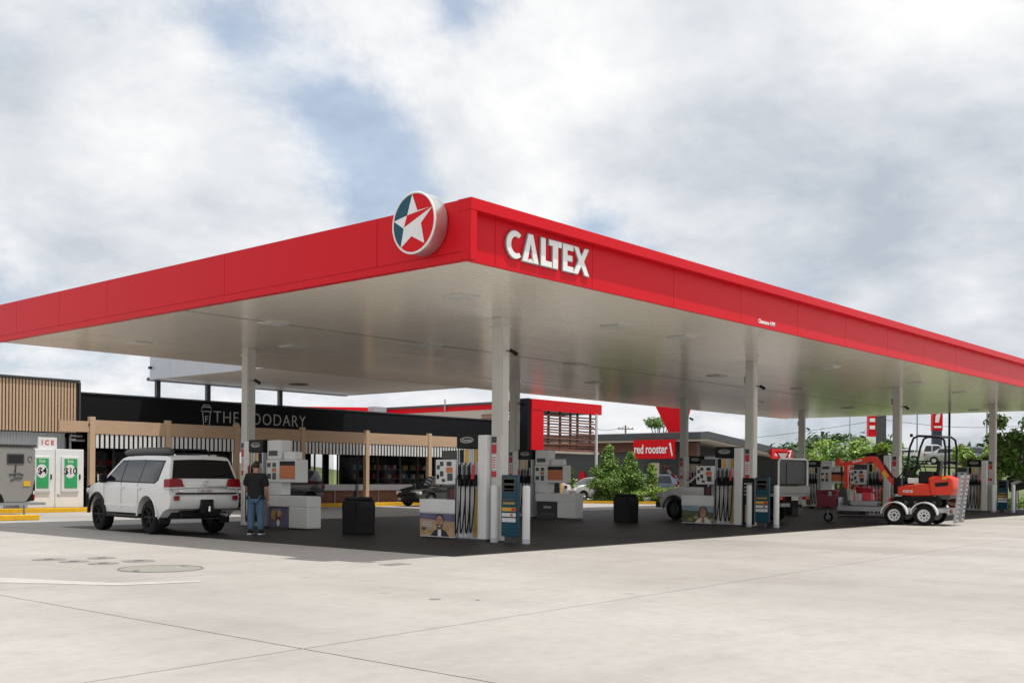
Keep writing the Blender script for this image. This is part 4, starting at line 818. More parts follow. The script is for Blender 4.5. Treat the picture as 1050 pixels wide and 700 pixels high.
# ------------------------------------------------------------------ vehicles
def rear_arch(cy, cz, r, a0=-8, n=12): return [(cy + r * math.cos(R(a)), cz + r * math.sin(R(a))) for a in [a0 + (180 - 2 * a0) * i / n for i in range(n + 1)]]
class Car:
    """body shell: side outline (y,z) swept across, every vertex then pulled to the half-width hw(y,z)"""
    def __init__(s, outline, hw, crown=.03, ztop=1.5, fine=14, bw=.06): s.o, s.hw, s.crown, s.zt, s.fine, s.bw = outline, hw, crown, ztop, fine, bw
    def bow(s, y, x):
        k = s.bw * x * x
        if y < s.y0 + .7: return k * (1 - (y - s.y0) / .7)
        if y > s.y1 - .8: return -1.6 * k * (1 - (s.y1 - y) / .8)
        return 0
    def shape(s, bm):
        s.y0, s.y1 = min(v.co.y for v in bm.verts), max(v.co.y for v in bm.verts)
        for v in bm.verts:
            x = v.co.x; v.co.x = x * s.hw(v.co.y, v.co.z)
            if v.co.z > s.zt - .5: v.co.z += s.crown * (1 - x * x) * min(1, max(0, (v.co.z - s.zt + .5) / .4))
            v.co.y += s.bow(v.co.y, x)
    def shell(s):
        b = B(); b.prism(s.o, -1, 1, lambda p, q, t: (t, p, q)); bm = b.bm
        ys = [p for p, _ in s.o]; zs = [q for _, q in s.o]
        def cut(co, no): bmesh.ops.bisect_plane(bm, geom=bm.verts[:] + bm.edges[:] + bm.faces[:], plane_co=co, plane_no=no, dist=1e-4)
        for k in range(1, s.fine): cut((0, min(ys) + (max(ys) - min(ys)) * k / s.fine, 0), (0, 1, 0))
        for k in range(1, s.fine // 2 + 2): cut((0, 0, min(zs) + (max(zs) - min(zs)) * k / (s.fine // 2 + 2)), (0, 0, 1))
        for x in (-.9, -.7, -.4, 0, .4, .7, .9): cut((x, 0, 0), (1, 0, 0))
        s.shape(bm); return b
    def side(s, name, mt, poly, off, parent, sx=None, grid=.25, th=.012):
        for sd in ((-1, 1) if sx is None else (sx,)):
            b = B(); bm = b.bm; bm.faces.new([bm.verts.new((0, p, q)) for p, q in poly])
            ys = [p for p, _ in poly]; zs = [q for _, q in poly]; y = min(ys) + grid
            while y < max(ys): bmesh.ops.bisect_plane(bm, geom=bm.verts[:] + bm.edges[:] + bm.faces[:], plane_co=(0, y, 0), plane_no=(0, 1, 0)); y += grid
            z = min(zs) + .12
            while z < max(zs): bmesh.ops.bisect_plane(bm, geom=bm.verts[:] + bm.edges[:] + bm.faces[:], plane_co=(0, 0, z), plane_no=(0, 0, 1)); z += .12
            r = bmesh.ops.extrude_face_region(bm, geom=bm.faces[:]); ev = [q for q in r['geom'] if isinstance(q, bmesh.types.BMVert)]; es = set(ev)
            for v in bm.verts: v.co.x = sd * (s.hw(v.co.y, v.co.z) + (off if v in es else off - th))
            b.build(name, mt, parent, smooth=True)
    def sheet(s, name, mt, poly, a, c, parent, off=.006, th=.012, scale=True):   # polygon (x frac, t) on the sloping line a->c in (y,z)
        dy, dz = c[0] - a[0], c[1] - a[1]; ln = math.hypot(dy, dz); ny, nz = dz / ln, -dy / ln
        b = B(); bm = b.bm; bm.faces.new([bm.verts.new((p, q, off - th)) for p, q in poly]); sg = s.dirn(ny, nz, a, c)
        for x in (-.9, -.7, -.4, 0, .4, .7, .9): bmesh.ops.bisect_plane(bm, geom=bm.verts[:] + bm.edges[:] + bm.faces[:], plane_co=(x, 0, 0), plane_no=(1, 0, 0))
        r = bmesh.ops.extrude_face_region(bm, geom=bm.faces[:])
        for q_ in r['geom']:
            if isinstance(q_, bmesh.types.BMVert): q_.co.z = off
        for v in bm.verts:
            p, q, t = v.co; y = a[0] + dy * q; z = a[1] + dz * q
            if z > s.zt - .5: z += s.crown * (1 - p * p) * min(1, max(0, (z - s.zt + .5) / .4))
            v.co = (p * (s.hw(y, z) if scale else 1), y + s.bow(y, p) + ny * t * sg, z + nz * t * sg)
        return b.build(name, mt, parent, smooth=True)
    def dirn(s, ny, nz, a, c): return 1 if (ny * ((a[0] + c[0]) / 2 - s.cy()) + nz * ((a[1] + c[1]) / 2 - .9)) > 0 else -1
    def cy(s): return (min(p for p, _ in s.o) + max(p for p, _ in s.o)) / 2
def wheel(parent, x, y, r, wd, side, rim='dark', spokes=6, name='wheel', tread=True):
    t = r * .62
    b = B(); b.lathe([(-wd / 2, t), (-wd / 2 * 1.02, r * .82), (-wd / 2 * .86, r * .965), (-wd / 4, r), (wd / 4, r), (wd / 2 * .86, r * .965), (wd / 2 * 1.02, r * .82), (wd / 2, t)], 28, closed=True)
    w_ = b.build(name, 'rubber', parent, smooth=True, loc=(x, y, r))
    b = B(); b.lathe([(-wd * .35, t * .99), (wd * .42, t * .99), (wd * .44, t * .90), (wd * .22, t * .84), (wd * .20, .01)], 28); o = b.build('rim', rim, w_, smooth=True)
    if side < 0: o.rotation_euler = (0, 0, math.pi)
    b = B()
    if rim == 'white':
        for i in range(spokes): a = 2 * math.pi * i / spokes; B().cyl((side * wd * .19, math.cos(a) * t * .58, math.sin(a) * t * .58), (side * wd * .225, math.cos(a) * t * .58, math.sin(a) * t * .58), t * .12, n=8).build('rim_hole', 'black', w_)
        B().cyl((side * wd * .2, 0, 0), (side * wd * .36, 0, 0), t * .24, t * .2, 10).build('hub', 'dark', w_); return w_
    for i in range(spokes):
        a = 2 * math.pi * i / spokes; b.box((0, math.cos(a) * t * .5, math.sin(a) * t * .5), (wd * .10, t * .9, t * .22), rot=None) if False else b.cyl((side * wd * .27, math.cos(a) * t * .12, math.sin(a) * t * .12), (side * wd * .36, math.cos(a) * t * .86, math.sin(a) * t * .86), t * .12, t * .14, 6)
    b.cyl((side * wd * .2, 0, 0), (side * wd * .40, 0, 0), t * .2, t * .16, 10); b.build('spokes', rim, w_)
    return w_
def hwfn(W, belt, roofz, roofw, y0, y1, ft=.12, rt=.08, sill=.04):
    def f(y, z):
        w_ = W
        if z > belt: w_ = W - (W - roofw) * min(1.1, (z - belt) / (roofz - belt)) ** 1.15
        elif z < .75: w_ = W - sill * ((.75 - z) / .35) ** 2
        t = (y - y0) / (y1 - y0)
        if t > .72: w_ *= 1 - ft * ((t - .72) / .28) ** 2
        if t < .18: w_ *= 1 - rt * ((.18 - t) / .18) ** 2
        return w_
    return f
# ---- white four wheel drive at the pump
ct = thing('four_wheel_drive', 'white four wheel drive with roof rack seen from behind at the left pump', 'car')
yw = R(-4.4)
rl = Vector((1.02, 11.58)); hd = Vector((math.sin(-yw), math.cos(-yw))); rt_ = Vector((hd.y, -hd.x)); ctr = rl + hd * 1.425 + rt_ * .86
ct.location = (ctr.x, ctr.y, 0); ct.rotation_euler = (0, 0, yw)
ra, fa = rear_arch(-1.425, .44, .50), rear_arch(1.425, .44, .50)
ol = [(-2.30, .60), (-2.48, .64), (-2.535, .72), (-2.55, .82), (-2.545, .96), (-2.50, 1.03), (-2.49, 1.2), (-2.47, 1.36), (-2.30, 1.80), (-2.25, 1.85), (-2.16, 1.88), (-2.0, 1.895), (-1.0, 1.915), (0.05, 1.90), (.30, 1.85), (1.08, 1.27), (1.3, 1.25), (2.02, 1.16), (2.22, 1.08), (2.28, .9), (2.30, .62), (2.2, .55)]
ol += [p for p in fa if p[1] > .5] and [p for p in sorted(fa, key=lambda p: -p[0])] + [(.85, .50), (-.85, .50)] + [p for p in sorted(ra, key=lambda p: -p[0])]
ol = [p for p in ol]
car = Car(ol, hwfn(.975, 1.24, 1.90, .76, -2.55, 2.3, .12, .07), .03, 1.90, 26, .07)
car.shell().build('body', 'carwhite', ct, smooth=True, bev=.035)
B().b2(-.72, .72, -2.2, 2.0, .40, .62).build('underbody', 'black', ct)
for sx in (-1, 1):
    for yy in (-1.425, 1.425): wheel(ct, sx * .80, yy, .41, .29, sx, 'black')
car.side('window', 'carglass', [(.20, 1.78), (.86, 1.30), (.02, 1.29), (-.02, 1.79)], .004, ct); car.side('window', 'carglass', [(-.07, 1.79), (-.03, 1.29), (-.98, 1.27), (-1.05, 1.78)], .004, ct)
car.side('window', 'carglass', [(-1.09, 1.78), (-1.02, 1.27), (-1.78, 1.26), (-1.93, 1.33), (-2.0, 1.76)], .004, ct)
car.side('window_surround', 'black', [(.25, 1.81), (.93, 1.285), (.9, 1.265), (-1.82, 1.235), (-1.98, 1.31), (-2.05, 1.79), (-1.0, 1.81)], .002, ct, th=.004)
car.side('door_trim', 'whiteplas', [(.95, .72), (.95, .66), (-.86, .66), (-.86, .72)], .012, ct)
for y in (-.03, -1.0): car.side('door_handle', 'carwhite', [(y - .12, 1.13), (y + .08, 1.13), (y + .08, 1.09), (y - .12, 1.09)], .03, ct, th=.03)
for y in (.98, -.02, -.95): car.side('door_gap', 'black', [(y, 1.26), (y + .012, 1.26), (y + .012, .60), (y, .60)], .003, ct)
car.sheet('rear_window', 'glass_dark', [(-.93, .0), (.93, .0), (.93, .97), (-.93, .97)], (-2.47, 1.36), (-2.30, 1.80), ct, .012)
car.sheet('tailgate_gap', 'black', [(-.80, 0), (.80, 0), (.80, .03), (-.80, .03)], (-2.49, 1.02), (-2.47, 1.36), ct, .006)
b = B(); b.b2(-.56, .56, -2.54, -2.47, 1.14, 1.195, .015); b.build('chrome_bar', 'chrome', ct); b = B(); b.tube([(.07 * math.cos(a), -2.505, 1.25 + .045 * math.sin(a)) for a in [i * math.pi / 8 for i in range(16)]], .008, 5, True); b.tube([(.03 * math.cos(a), -2.508, 1.25 + .045 * math.sin(a)) for a in [i * math.pi / 6 for i in range(12)]], .006, 5, True); b.build('badge', 'chrome', ct)
pl_ = bx('licence_plate', 'plate', ct, -.19, .19, -2.525, -2.50, 1.0, 1.12); link('plate_text', text_mesh('472 VKR', .075, 'pmaroon', .001, .001), pl_, (0, -2.527, 1.06), rot=FY)
for s in (-1, 1):
    b = B(); b.prism([(.54, 1.12), (.935, 1.11), (.93, 1.33), (.84, 1.365), (.62, 1.35)], -2.51, -2.26, lambda p, q, t: (s * p * (1 if t < -2.4 else 1.035), t, q)); tl_ = b.build('tail_light', 'lens', ct, bev=.02)
    b = B(); b.prism([(.55, 1.125), (.94, 1.115), (.94, 1.15), (.56, 1.165)], -2.52, -2.27, lambda p, q, t: (s * p * (1 if t < -2.4 else 1.038), t, q)); b.build('reverse_lens', 'lensw', tl_)
    bx('reflector', 'lens', ct, min(s * .70, s * .84), max(s * .70, s * .84), -2.565, -2.53, .84, .95, .01)
    b = B(); b.box((s * 1.06, .86, 1.35), (.2, .13, .24), bev=.05); m_ = b.build('mirror', 'black', ct); b = B(); b.box((s * 1.08, .93, 1.36), (.18, .03, .2), bev=.02); b.build('mirror_cap', 'chrome', m_)
    b = B(); b.tube([(s * .93, 1.0, .45), (s * .93, .85, .42), (s * .93, -.85, .42), (s * .93, -1.0, .45)], .05, 8); b.build('side_step', 'black', ct)
    for cy_ in (-1.425, 1.425):
        b = B(); pts = [(s * (car.hw(cy_, .8) + .005), p, q) for p, q in rear_arch(cy_, .44, .515, 0)]; b.tube(pts, .022 if cy_ < 0 else .045, 6); b.build('arch_flare', 'black' if cy_ > 0 else 'whiteplas', ct, smooth=True)
for s in (-1, 1):
    b = B(); b.box((s * .80, -1.98, .42), (.26, .025, .30)); b.build('mud_flap', 'black', ct); b = B(); b.cyl((s * .55, -2.0, 1.925), (s * .55, .1, 1.925), .022, n=6); b.build('roof_rail', 'chrome', ct)
    b = B(); b.tube([(s * .86, -2.515, 1.04), (s * .875, -2.50, 1.10)], .006, 4); b.build('tailgate_seam', 'black', ct)
b = B(); b.tube([(.05, -2.50, 1.39), (.2, -2.49, 1.42), (.55, -2.47, 1.47)], .012, 5); b.build('rear_wiper', 'black', ct)
b = B(); b.cyl((.5, -2.35, .50), (.5, -2.62, .48), .035, n=8); b.build('exhaust', 'grey', ct)
bx('model_badge', 'chrome', ct, -.70, -.56, -2.525, -2.505, 1.055, 1.075)
bx('bumper_step', 'black', ct, -.80, .80, -2.57, -2.54, .985, 1.025); bx('tow_hitch', 'black', ct, -.16, .16, -2.62, -2.3, .52, .86, .02); B().cyl((0, -2.7, .58), (0, -2.7, .70), .03, n=10).build('tow_ball', 'chrome', ct); bx('spare_carrier', 'black', ct, -.55, .55, -2.3, -1.9, .40, .62, .05)
b = B(); b.tube([(-.80, 2.40, .60), (-.80, 2.42, 1.1), (-.45, 2.46, 1.22), (.45, 2.46, 1.22), (.80, 2.42, 1.1), (.80, 2.40, .60)], .035, 8); b.tube([(-.97, 2.1, .95), (-.80, 2.42, .95), (.80, 2.42, .95), (.97, 2.1, .95)], .03, 8); b.build('bull_bar', 'black', ct, smooth=True)
for s in (-1, 1): b = B(); b.box((s * .74, 2.22, 1.0), (.3, .16, .18), bev=.04); b.build('headlight', 'lensw', ct)
rk = B(); 
for x in (-.55, .55): rk.cyl((x, -1.7, 1.96), (x, .2, 1.96), .02, n=6)
for y in (-1.6, -.7, .15): rk.b2(-.66, .66, y - .03, y + .03, 1.96, 1.99)
rk.build('roof_rack', 'black', ct)
b = B(); b.tube([(-.66, .35, 2.0), (-.67, .0, 2.02), (-.67, -.8, 2.03), (-.66, -1.9, 2.02), (-.65, -2.05, 2.01)], [.06, .085, .09, .085, .06], 12); b.build('awning_roll', 'dark', ct, smooth=True)
b = B(); b.tube([(-.60, -2.0, 2.06), (.3, -2.0, 2.06)], .02, 6); b.build('rack_bar', 'black', ct)
b = B(); b.tube([(.62, .85, 1.3), (.64, .8, 1.9)], .03, 6); b.build('snorkel', 'black', ct)

M['camper'] = mat('camper_grey', (.27, .265, .25), .45, var=.06)
# ---- white ute with an aluminium tray canopy
ut = thing('ute', 'white ute with grey tray canopy refuelling behind the second pump', 'ute', (20.35, 6.95, 0), R(-6))
ra, fa = rear_arch(-1.55, .38, .44), rear_arch(1.55, .38, .44)
ol = [(-.55, .55), (-.55, 1.2), (-.52, 1.70), (-.35, 1.76), (.35, 1.76), (.5, 1.72), (1.15, 1.17), (2.0, 1.02), (2.3, .9), (2.38, .7), (2.36, .45), (2.1, .42)] + sorted(fa, key=lambda p: -p[0]) + [(1.0, .42), (-.5, .42)]
uc = Car(ol, hwfn(.91, 1.12, 1.76, .70, -2.6, 2.38), .03, 1.76); uc.shell().build('body', 'carsilver' if False else 'carwhite', ut, smooth=True, bev=.03)
uc.side('window', 'carglass', [(.45, 1.66), (1.0, 1.17), (.1, 1.15), (.08, 1.66)], .004, ut); uc.side('window', 'carglass', [(.0, 1.66), (.02, 1.15), (-.45, 1.15), (-.42, 1.66)], .004, ut)
for s in (-1, 1):
    for yy in (-1.55, 1.55): wheel(ut, s * .78, yy, .36, .24, s, 'dark')
    b = B(); b.box((s * .78, 2.2, .85), (.24, .3, .18), bev=.05); b.build('headlight', 'lensw', ut); b = B(); b.box((s * 1.02, .9, 1.25), (.18, .12, .2), bev=.04); b.build('mirror', 'carwhite', ut)
    b = B(); b.tube([(s * .92, p, q) for p, q in rear_arch(1.55, .38, .46, 0)], .035, 6); b.build('arch_flare', 'dark', ut)
bx('bumper', 'dark', ut, -.85, .85, 2.3, 2.44, .4, .62, .04)
bx('tray', 'grey', ut, -.98, .98, -2.75, -.65, .88, .98, .01); bx('chassis', 'black', ut, -.45, .45, -2.6, -.5, .5, .86)
for s in (-1, 1): bx('tray_side', 'dark', ut, s * .95, s * .985, -2.74, -.66, .985, 1.22, .005); bx('mudguard', 'black', ut, s * .62, s * .93, -2.1, -1.0, .76, .86)
bx('tailboard', 'camper', ut, -.95, .95, -2.785, -2.755, .98, 1.22, .005)
cb = bx('canopy_box', 'dark', ut, -.90, .90, -2.68, -.72, 1.24, 2.12, .06); bx('rear_opening', 'dark', cb, -.34, .34, -2.70, -2.684, 1.3, 2.0, .0)
b = B(); b.tube([(-.86, -2.72, 1.22), (-.86, -2.72, 2.02), (-.78, -2.72, 2.12), (.78, -2.72, 2.12), (.86, -2.72, 2.02), (.86, -2.72, 1.22)], .035, 8); b.build('rear_frame', 'white', cb, smooth=True)
for z in (1.28, 1.6, 1.95): bx('side_rib', 'dark', cb, -.915, -.902, -2.6, -.8, z, z + .03)
for s in (-1, 1): bx('tail_light', 'lens', ut, min(s * .55, s * .85), max(s * .55, s * .85), -2.78, -2.72, .78, .87, .01); bx('indicator', 'orange', ut, min(s * .72, s * .85), max(s * .72, s * .85), -2.786, -2.781, .79, .86)
pl_ = bx('licence_plate', 'plate', ut, -.19, .19, -2.80, -2.787, .76, .88); link('plate_text', text_mesh('861 WGT', .075, 'pmaroon', .001, .001), pl_, (0, -2.802, .82), rot=FY); bx('tow_bar', 'black', ut, -.55, .55, -2.72, -2.6, .52, .62); bx('step', 'galv', ut, -.8, -.3, -2.8, -2.6, .55, .66)

# ---- tandem trailer with mini excavator
TY = R(8)
tp = Vector((22.5, 1.08)); 
tr = thing('trailer', 'galvanised tandem trailer with white mudguards carrying the orange excavator', 'trailer', (tp.x, tp.y, 0), TY)
for s in (-1, 1):
    for y in (-.46, .46): wheel(tr, s * .92, y, .325, .20, s, 'white', 8)
    b = B()
    for y in (-.46, .46):
        n = 14; po = [(y + .42 * math.cos(R(180 * i / n)), .36 + .40 * math.sin(R(180 * i / n))) for i in range(n + 1)]; pi = [(y + .385 * math.cos(R(180 * i / n)), .36 + .365 * math.sin(R(180 * i / n))) for i in range(n + 1)]
        for i in range(n): b.prism([po[i], po[i + 1], pi[i + 1], pi[i]], s * .80, s * 1.05, lambda p, q, t: (t, p, q))
    b.build('mudguard', 'white', tr)
    bx('side_rail', 'galv', tr, s * .76, s * .82, -1.15, 2.35, .42, .56); b = B(); b.tube([(s * .78, 2.3, .48), (0, 3.35, .48)], .05, 6); b.build('drawbar', 'galv', tr)
    rp = B(); 
    for x in (-.17, .17): rp.b2(x - .025, x + .025, -.05, .03, 0, 1.55)
    for k in range(11): rp.b2(-.15, .15, -.045, .0, .06 + k * .14, .12 + k * .14)
    o = rp.build('loading_ramp', 'galv', tr, loc=(s * .45, -1.30, .10)); o.rotation_euler = (R(7), 0, 0)
    bx('tail_light', 'lens', tr, min(s * .7, s * .9), max(s * .7, s * .9), -1.24, -1.18, .42, .52)
bx('deck', 'galv', tr, -.755, .755, -1.15, 2.3, .50, .54); bx('rear_bar', 'galv', tr, -.95, .95, -1.22, -1.151, .36, .56)
b = B(); b.cyl((0, 3.30, .48), (0, 3.55, .48), .04, n=8); b.build('coupling', 'black', tr); b = B(); b.cyl((.12, 2.95, .16), (.12, 2.95, .95), .03, n=8); b.build('jockey_post', 'galv', tr); wheel(tr, .22, 2.95, .16, .08, 1, 'galv', 4, 'jockey_wheel')
for y in (-.46, .46): B().cyl((-.85, y, .325), (.85, y, .325), .035, n=8).build('axle', 'black', tr)
bx('front_gate', 'galv', tr, -.75, .75, 2.305, 2.34, .56, .86)
ex = thing('mini_excavator', 'orange mini excavator with black roll frame on the trailer', 'excavator', (tp.x - .02, tp.y + .14, .545), TY); ex.scale = (1, .88, 1)
Z = .545
for s in (-1, 1):
    b = B(); n = 9; pts = [(.38 + .18 * math.cos(R(-90 + 180 * i / n)), .2 + .18 * math.sin(R(-90 + 180 * i / n))) for i in range(n + 1)] + [(-.98 + .18 * math.cos(R(90 + 180 * i / n)), .2 + .18 * math.sin(R(90 + 180 * i / n))) for i in range(n + 1)]
    b.prism(pts, s * .36, s * .60, lambda p, q, t: (t, p, q)); tk = b.build('track', 'rubber', ex)
    for k in range(5): B().cyl((s * .601, -.95 + k * .33, .18), (s * .63, -.95 + k * .33, .18), .07, n=10).build('roller', 'dark', tk)
    b = B(); b.cyl((s * .45, .40, .30), (s * .45, .62, .12), .05, n=6); b.build('blade_arm', 'exca', ex)
bx('blade', 'exca', ex, -.6, .6, .62, .68, .02, .32); bx('undercarriage', 'black', ex, -.36, .36, -.7, .2, .15, .40)
b = B(); b.prism([(.38, .42), (.38, .70), (-.50, .80), (-.84, .80), (-.84, .40), (-.2, .38)], -.52, .52, lambda p, q, t: (t, p, q)); fr = b.build('platform', 'exca', ex, bev=.03)
link('brand_text', text_mesh('KX018', .12, 'whiteplas', .003, .004), fr, (-.528, .0, .54), rot=FX)
b = B(); b.prism([(-.78, .42), (-.70, .98), (-.84, 1.02), (-1.35, 1.06), (-1.55, .98), (-1.60, .62), (-1.50, .42)], -.56, .56, lambda p, q, t: (t, p, q)); hd_ = b.build('engine_hood', 'exca', ex, bev=.06)
b = B(); b.prism([(-.98, .70), (-.95, .82), (-1.42, .86), (-1.40, .74)], -.575, -.56, lambda p, q, t: (t, p, q)); b.build('grille', 'black', hd_); b = B(); b.prism([(-1.22, .93), (-1.22, 1.0), (-1.36, 1.02), (-1.36, .95)], -.575, -.56, lambda p, q, t: (t, p, q)); b.build('decal', 'yellow', hd_)
b = B(); b.prism([(-.95, .40), (-1.0, .60), (-1.45, .62), (-1.48, .36), (-1.2, .28)], -.54, .54, lambda p, q, t: (t, p, q)); b.build('counterweight', 'dark', ex, bev=.04)
st_ = B(); st_.box((.05, -.72, 1.02), (.5, .46, .14), bev=.04); st_.box((.05, -.98, 1.30), (.48, .13, .5), rot=Matrix.Rotation(R(8), 3, 'X'), bev=.04); st_.build('seat', 'black', ex)
bx('console', 'black', ex, -.44, -.26, -.85, -.35, .8, 1.2, .04); bx('console', 'black', ex, .28, .46, -.85, -.35, .8, 1.2, .04); bx('floor_plate', 'whiteplas', ex, -.40, .1, -.35, .05, .80, .98, .02)
for x in (-.35, .37): b = B(); b.tube([(x, -.42, 1.2), (x, -.32, 1.46)], .02, 6); b.box((x, -.31, 1.5), (.05, .06, .1), bev=.015); b.build('joystick', 'black', ex)
for x in (-.12, .0, .12, .24): b = B(); b.tube([(x, .05, .8), (x, .12, 1.25 + .05 * abs(x))], .016, 6); b.build('lever', 'black', ex)
for s in (-1, 1):
    b = B(); b.tube([(s * .48, -1.46, .9), (s * .48, -1.48, 1.9), (s * .48, -1.42, 2.22), (s * .48, -1.28, 2.32), (s * .48, -.45, 2.34), (s * .48, -.30, 2.27), (s * .48, -.18, 1.98), (s * .48, .05, .95)] if s > 0 else [(s * .48, -1.28, .95), (s * .48, -1.30, 1.9), (s * .48, -1.24, 2.20), (s * .48, -1.1, 2.3), (s * .48, -.35, 2.34), (s * .48, -.18, 2.27), (s * .48, -.05, 1.98), (s * .48, .10, .95)], .04, 8); b.build('roll_frame', 'black', ex, smooth=True)
b = B(); b.cyl((-.48, -.32, 2.34), (.48, -.45, 2.34), .03, n=8); b.cyl((-.48, -1.15, 2.3), (.48, -1.3, 2.31), .03, n=8); b.build('roof_bar', 'black', ex); b = B(); b.box((-.48, -.1, 2.36), (.1, .1, .1), bev=.02); b.build('work_light', 'black', ex)
bx('swing_post', 'black', ex, -.16, .16, .36, .62, .45, .98, .04); 
for k in range(4): b = B(); b.tube([(-.2 + .1 * k, .1, .85), (-.18 + .1 * k, .28, 1.15 + .05 * k), (-.1 + .06 * k, .5, .95)], .022, 6); b.build('hydraulic_hose', 'rubber', ex)
def beam(name, mt, pts, w0, hts, par=ex):
    b = B(); up = []; dn = []
    for i, (p, h) in enumerate(zip(pts, hts)):
        a = pts[max(i - 1, 0)]; c = pts[min(i + 1, len(pts) - 1)]; d = Vector((c[0] - a[0], c[1] - a[1])).normalized(); n_ = Vector((-d.y, d.x)) * h
        up.append((p[0] + n_.x, p[1] + n_.y)); dn.append((p[0] - n_.x, p[1] - n_.y))
    for i in range(len(pts) - 1): b.prism([up[i], up[i + 1], dn[i + 1], dn[i]], -w0, w0, lambda p, q, t: (t, p, q))
    return b.build(name, mt, par)
bm_ = beam('boom', 'exca', [(.58, .72), (.95, 1.14), (1.22, 1.46), (1.36, 1.60), (1.50, 1.62)], .085, [.06, .085, .10, .11, .08]); b = B(); b.prism([(.82, 1.05), (.98, 1.24), (1.08, 1.14), (.92, .95)], -.09, -.086, lambda p, q, t: (t, p, q)); b.build('decal', 'yellow', bm_)
sk = beam('stick', 'exca', [(1.28, 1.60), (1.55, 1.60), (2.2, 1.49), (2.66, 1.42)], .065, [.06, .10, .075, .055]); link('brand_text', text_mesh('Kubota', .12, 'whiteplas', .003, .004), sk, (-.07, 2.0, 1.545), rot=(R(90), R(-12), R(-90)))
beam('bucket_link', 'exca', [(2.72, 1.62), (2.66, 1.40)], .07, [.06, .07]); beam('bucket_cylinder_link', 'exca', [(2.44, 1.40), (2.44, .98), (2.42, .58)], .05, [.07, .08, .07])
beam('bucket_link', 'exca', [(2.76, 1.58), (2.82, 1.42)], .05, [.03, .04])
for p0, p1 in (((.68, .98), (1.32, 1.80)), ((1.30, 1.80), (2.0, 1.70)), ((2.62, 1.35), (2.6, .72))): b = B(); b.cyl((0, p0[0], p0[1]), (0, (p0[0] + p1[0]) / 2, (p0[1] + p1[1]) / 2), .045, n=8); b.cyl((0, (p0[0] + p1[0]) / 2, (p0[1] + p1[1]) / 2), (0, p1[0], p1[1]), .025, n=8); b.build('hydraulic_ram', 'black', ex)
b = B(); b.prism([(2.36, .62), (2.62, .60), (2.60, .30), (2.45, .06), (2.25, .02), (2.12, .16), (2.3, .2)], -.2, .2, lambda p, q, t: (t, p, q)); bk = b.build('bucket', 'dark', ex, bev=.01)
for x in (-.16, -.05, .05, .16): B().cyl((x, 2.15, .14), (x, 2.04, .16), .025, .008, 6).build('tooth', 'grey', bk)
# things on the trailer
pc = thing('plate_compactor', 'red plate compactor with grey engine on the front of the trailer', 'compactor', (tp.x, tp.y, .545), TY)
b = B(); b.prism([(1.15, .06), (1.95, .06), (2.02, .16), (1.9, .2), (1.2, .2), (1.08, .16)], -.55, -.1, lambda p, q, t: (t, p, q)); b.build('base_plate', 'grey', pc); bx('engine', 'lgrey', pc, -.5, -.15, 1.3, 1.75, .2, .46, .03); bx('fuel_tank', 'lens', pc, -.52, -.14, 1.28, 1.8, .47, .62, .05)
b = B(); b.tube([(-.5, 1.2, .25), (-.5, 1.05, .62), (-.15, 1.05, .62), (-.15, 1.2, .25)], .022, 6); b.build('handle', 'stk', pc); b = B(); b.tube([(-.55, 1.25, .2), (-.55, 1.25, .66), (-.55, 1.85, .66), (-.55, 1.85, .2)], .022, 6); b.build('cage', 'stk', pc); bx('belt_cover', 'stk', pc, -.56, -.51, 1.3, 1.6, .22, .5, .02)
tb = thing('toolbox', 'dark red toolbox over the trailer drawbar behind the ute', 'toolbox', (tp.x, tp.y, .5), TY); bx('body', 'pmaroon', tb, -.65, .75, 2.42, 3.1, .02, .50, .02); bx('lid', 'pmaroon', tb, -.67, .77, 2.40, 3.12, .505, .60, .02); bx('latch', 'galv', tb, -.69, -.672, 2.58, 2.68, .4, .55)

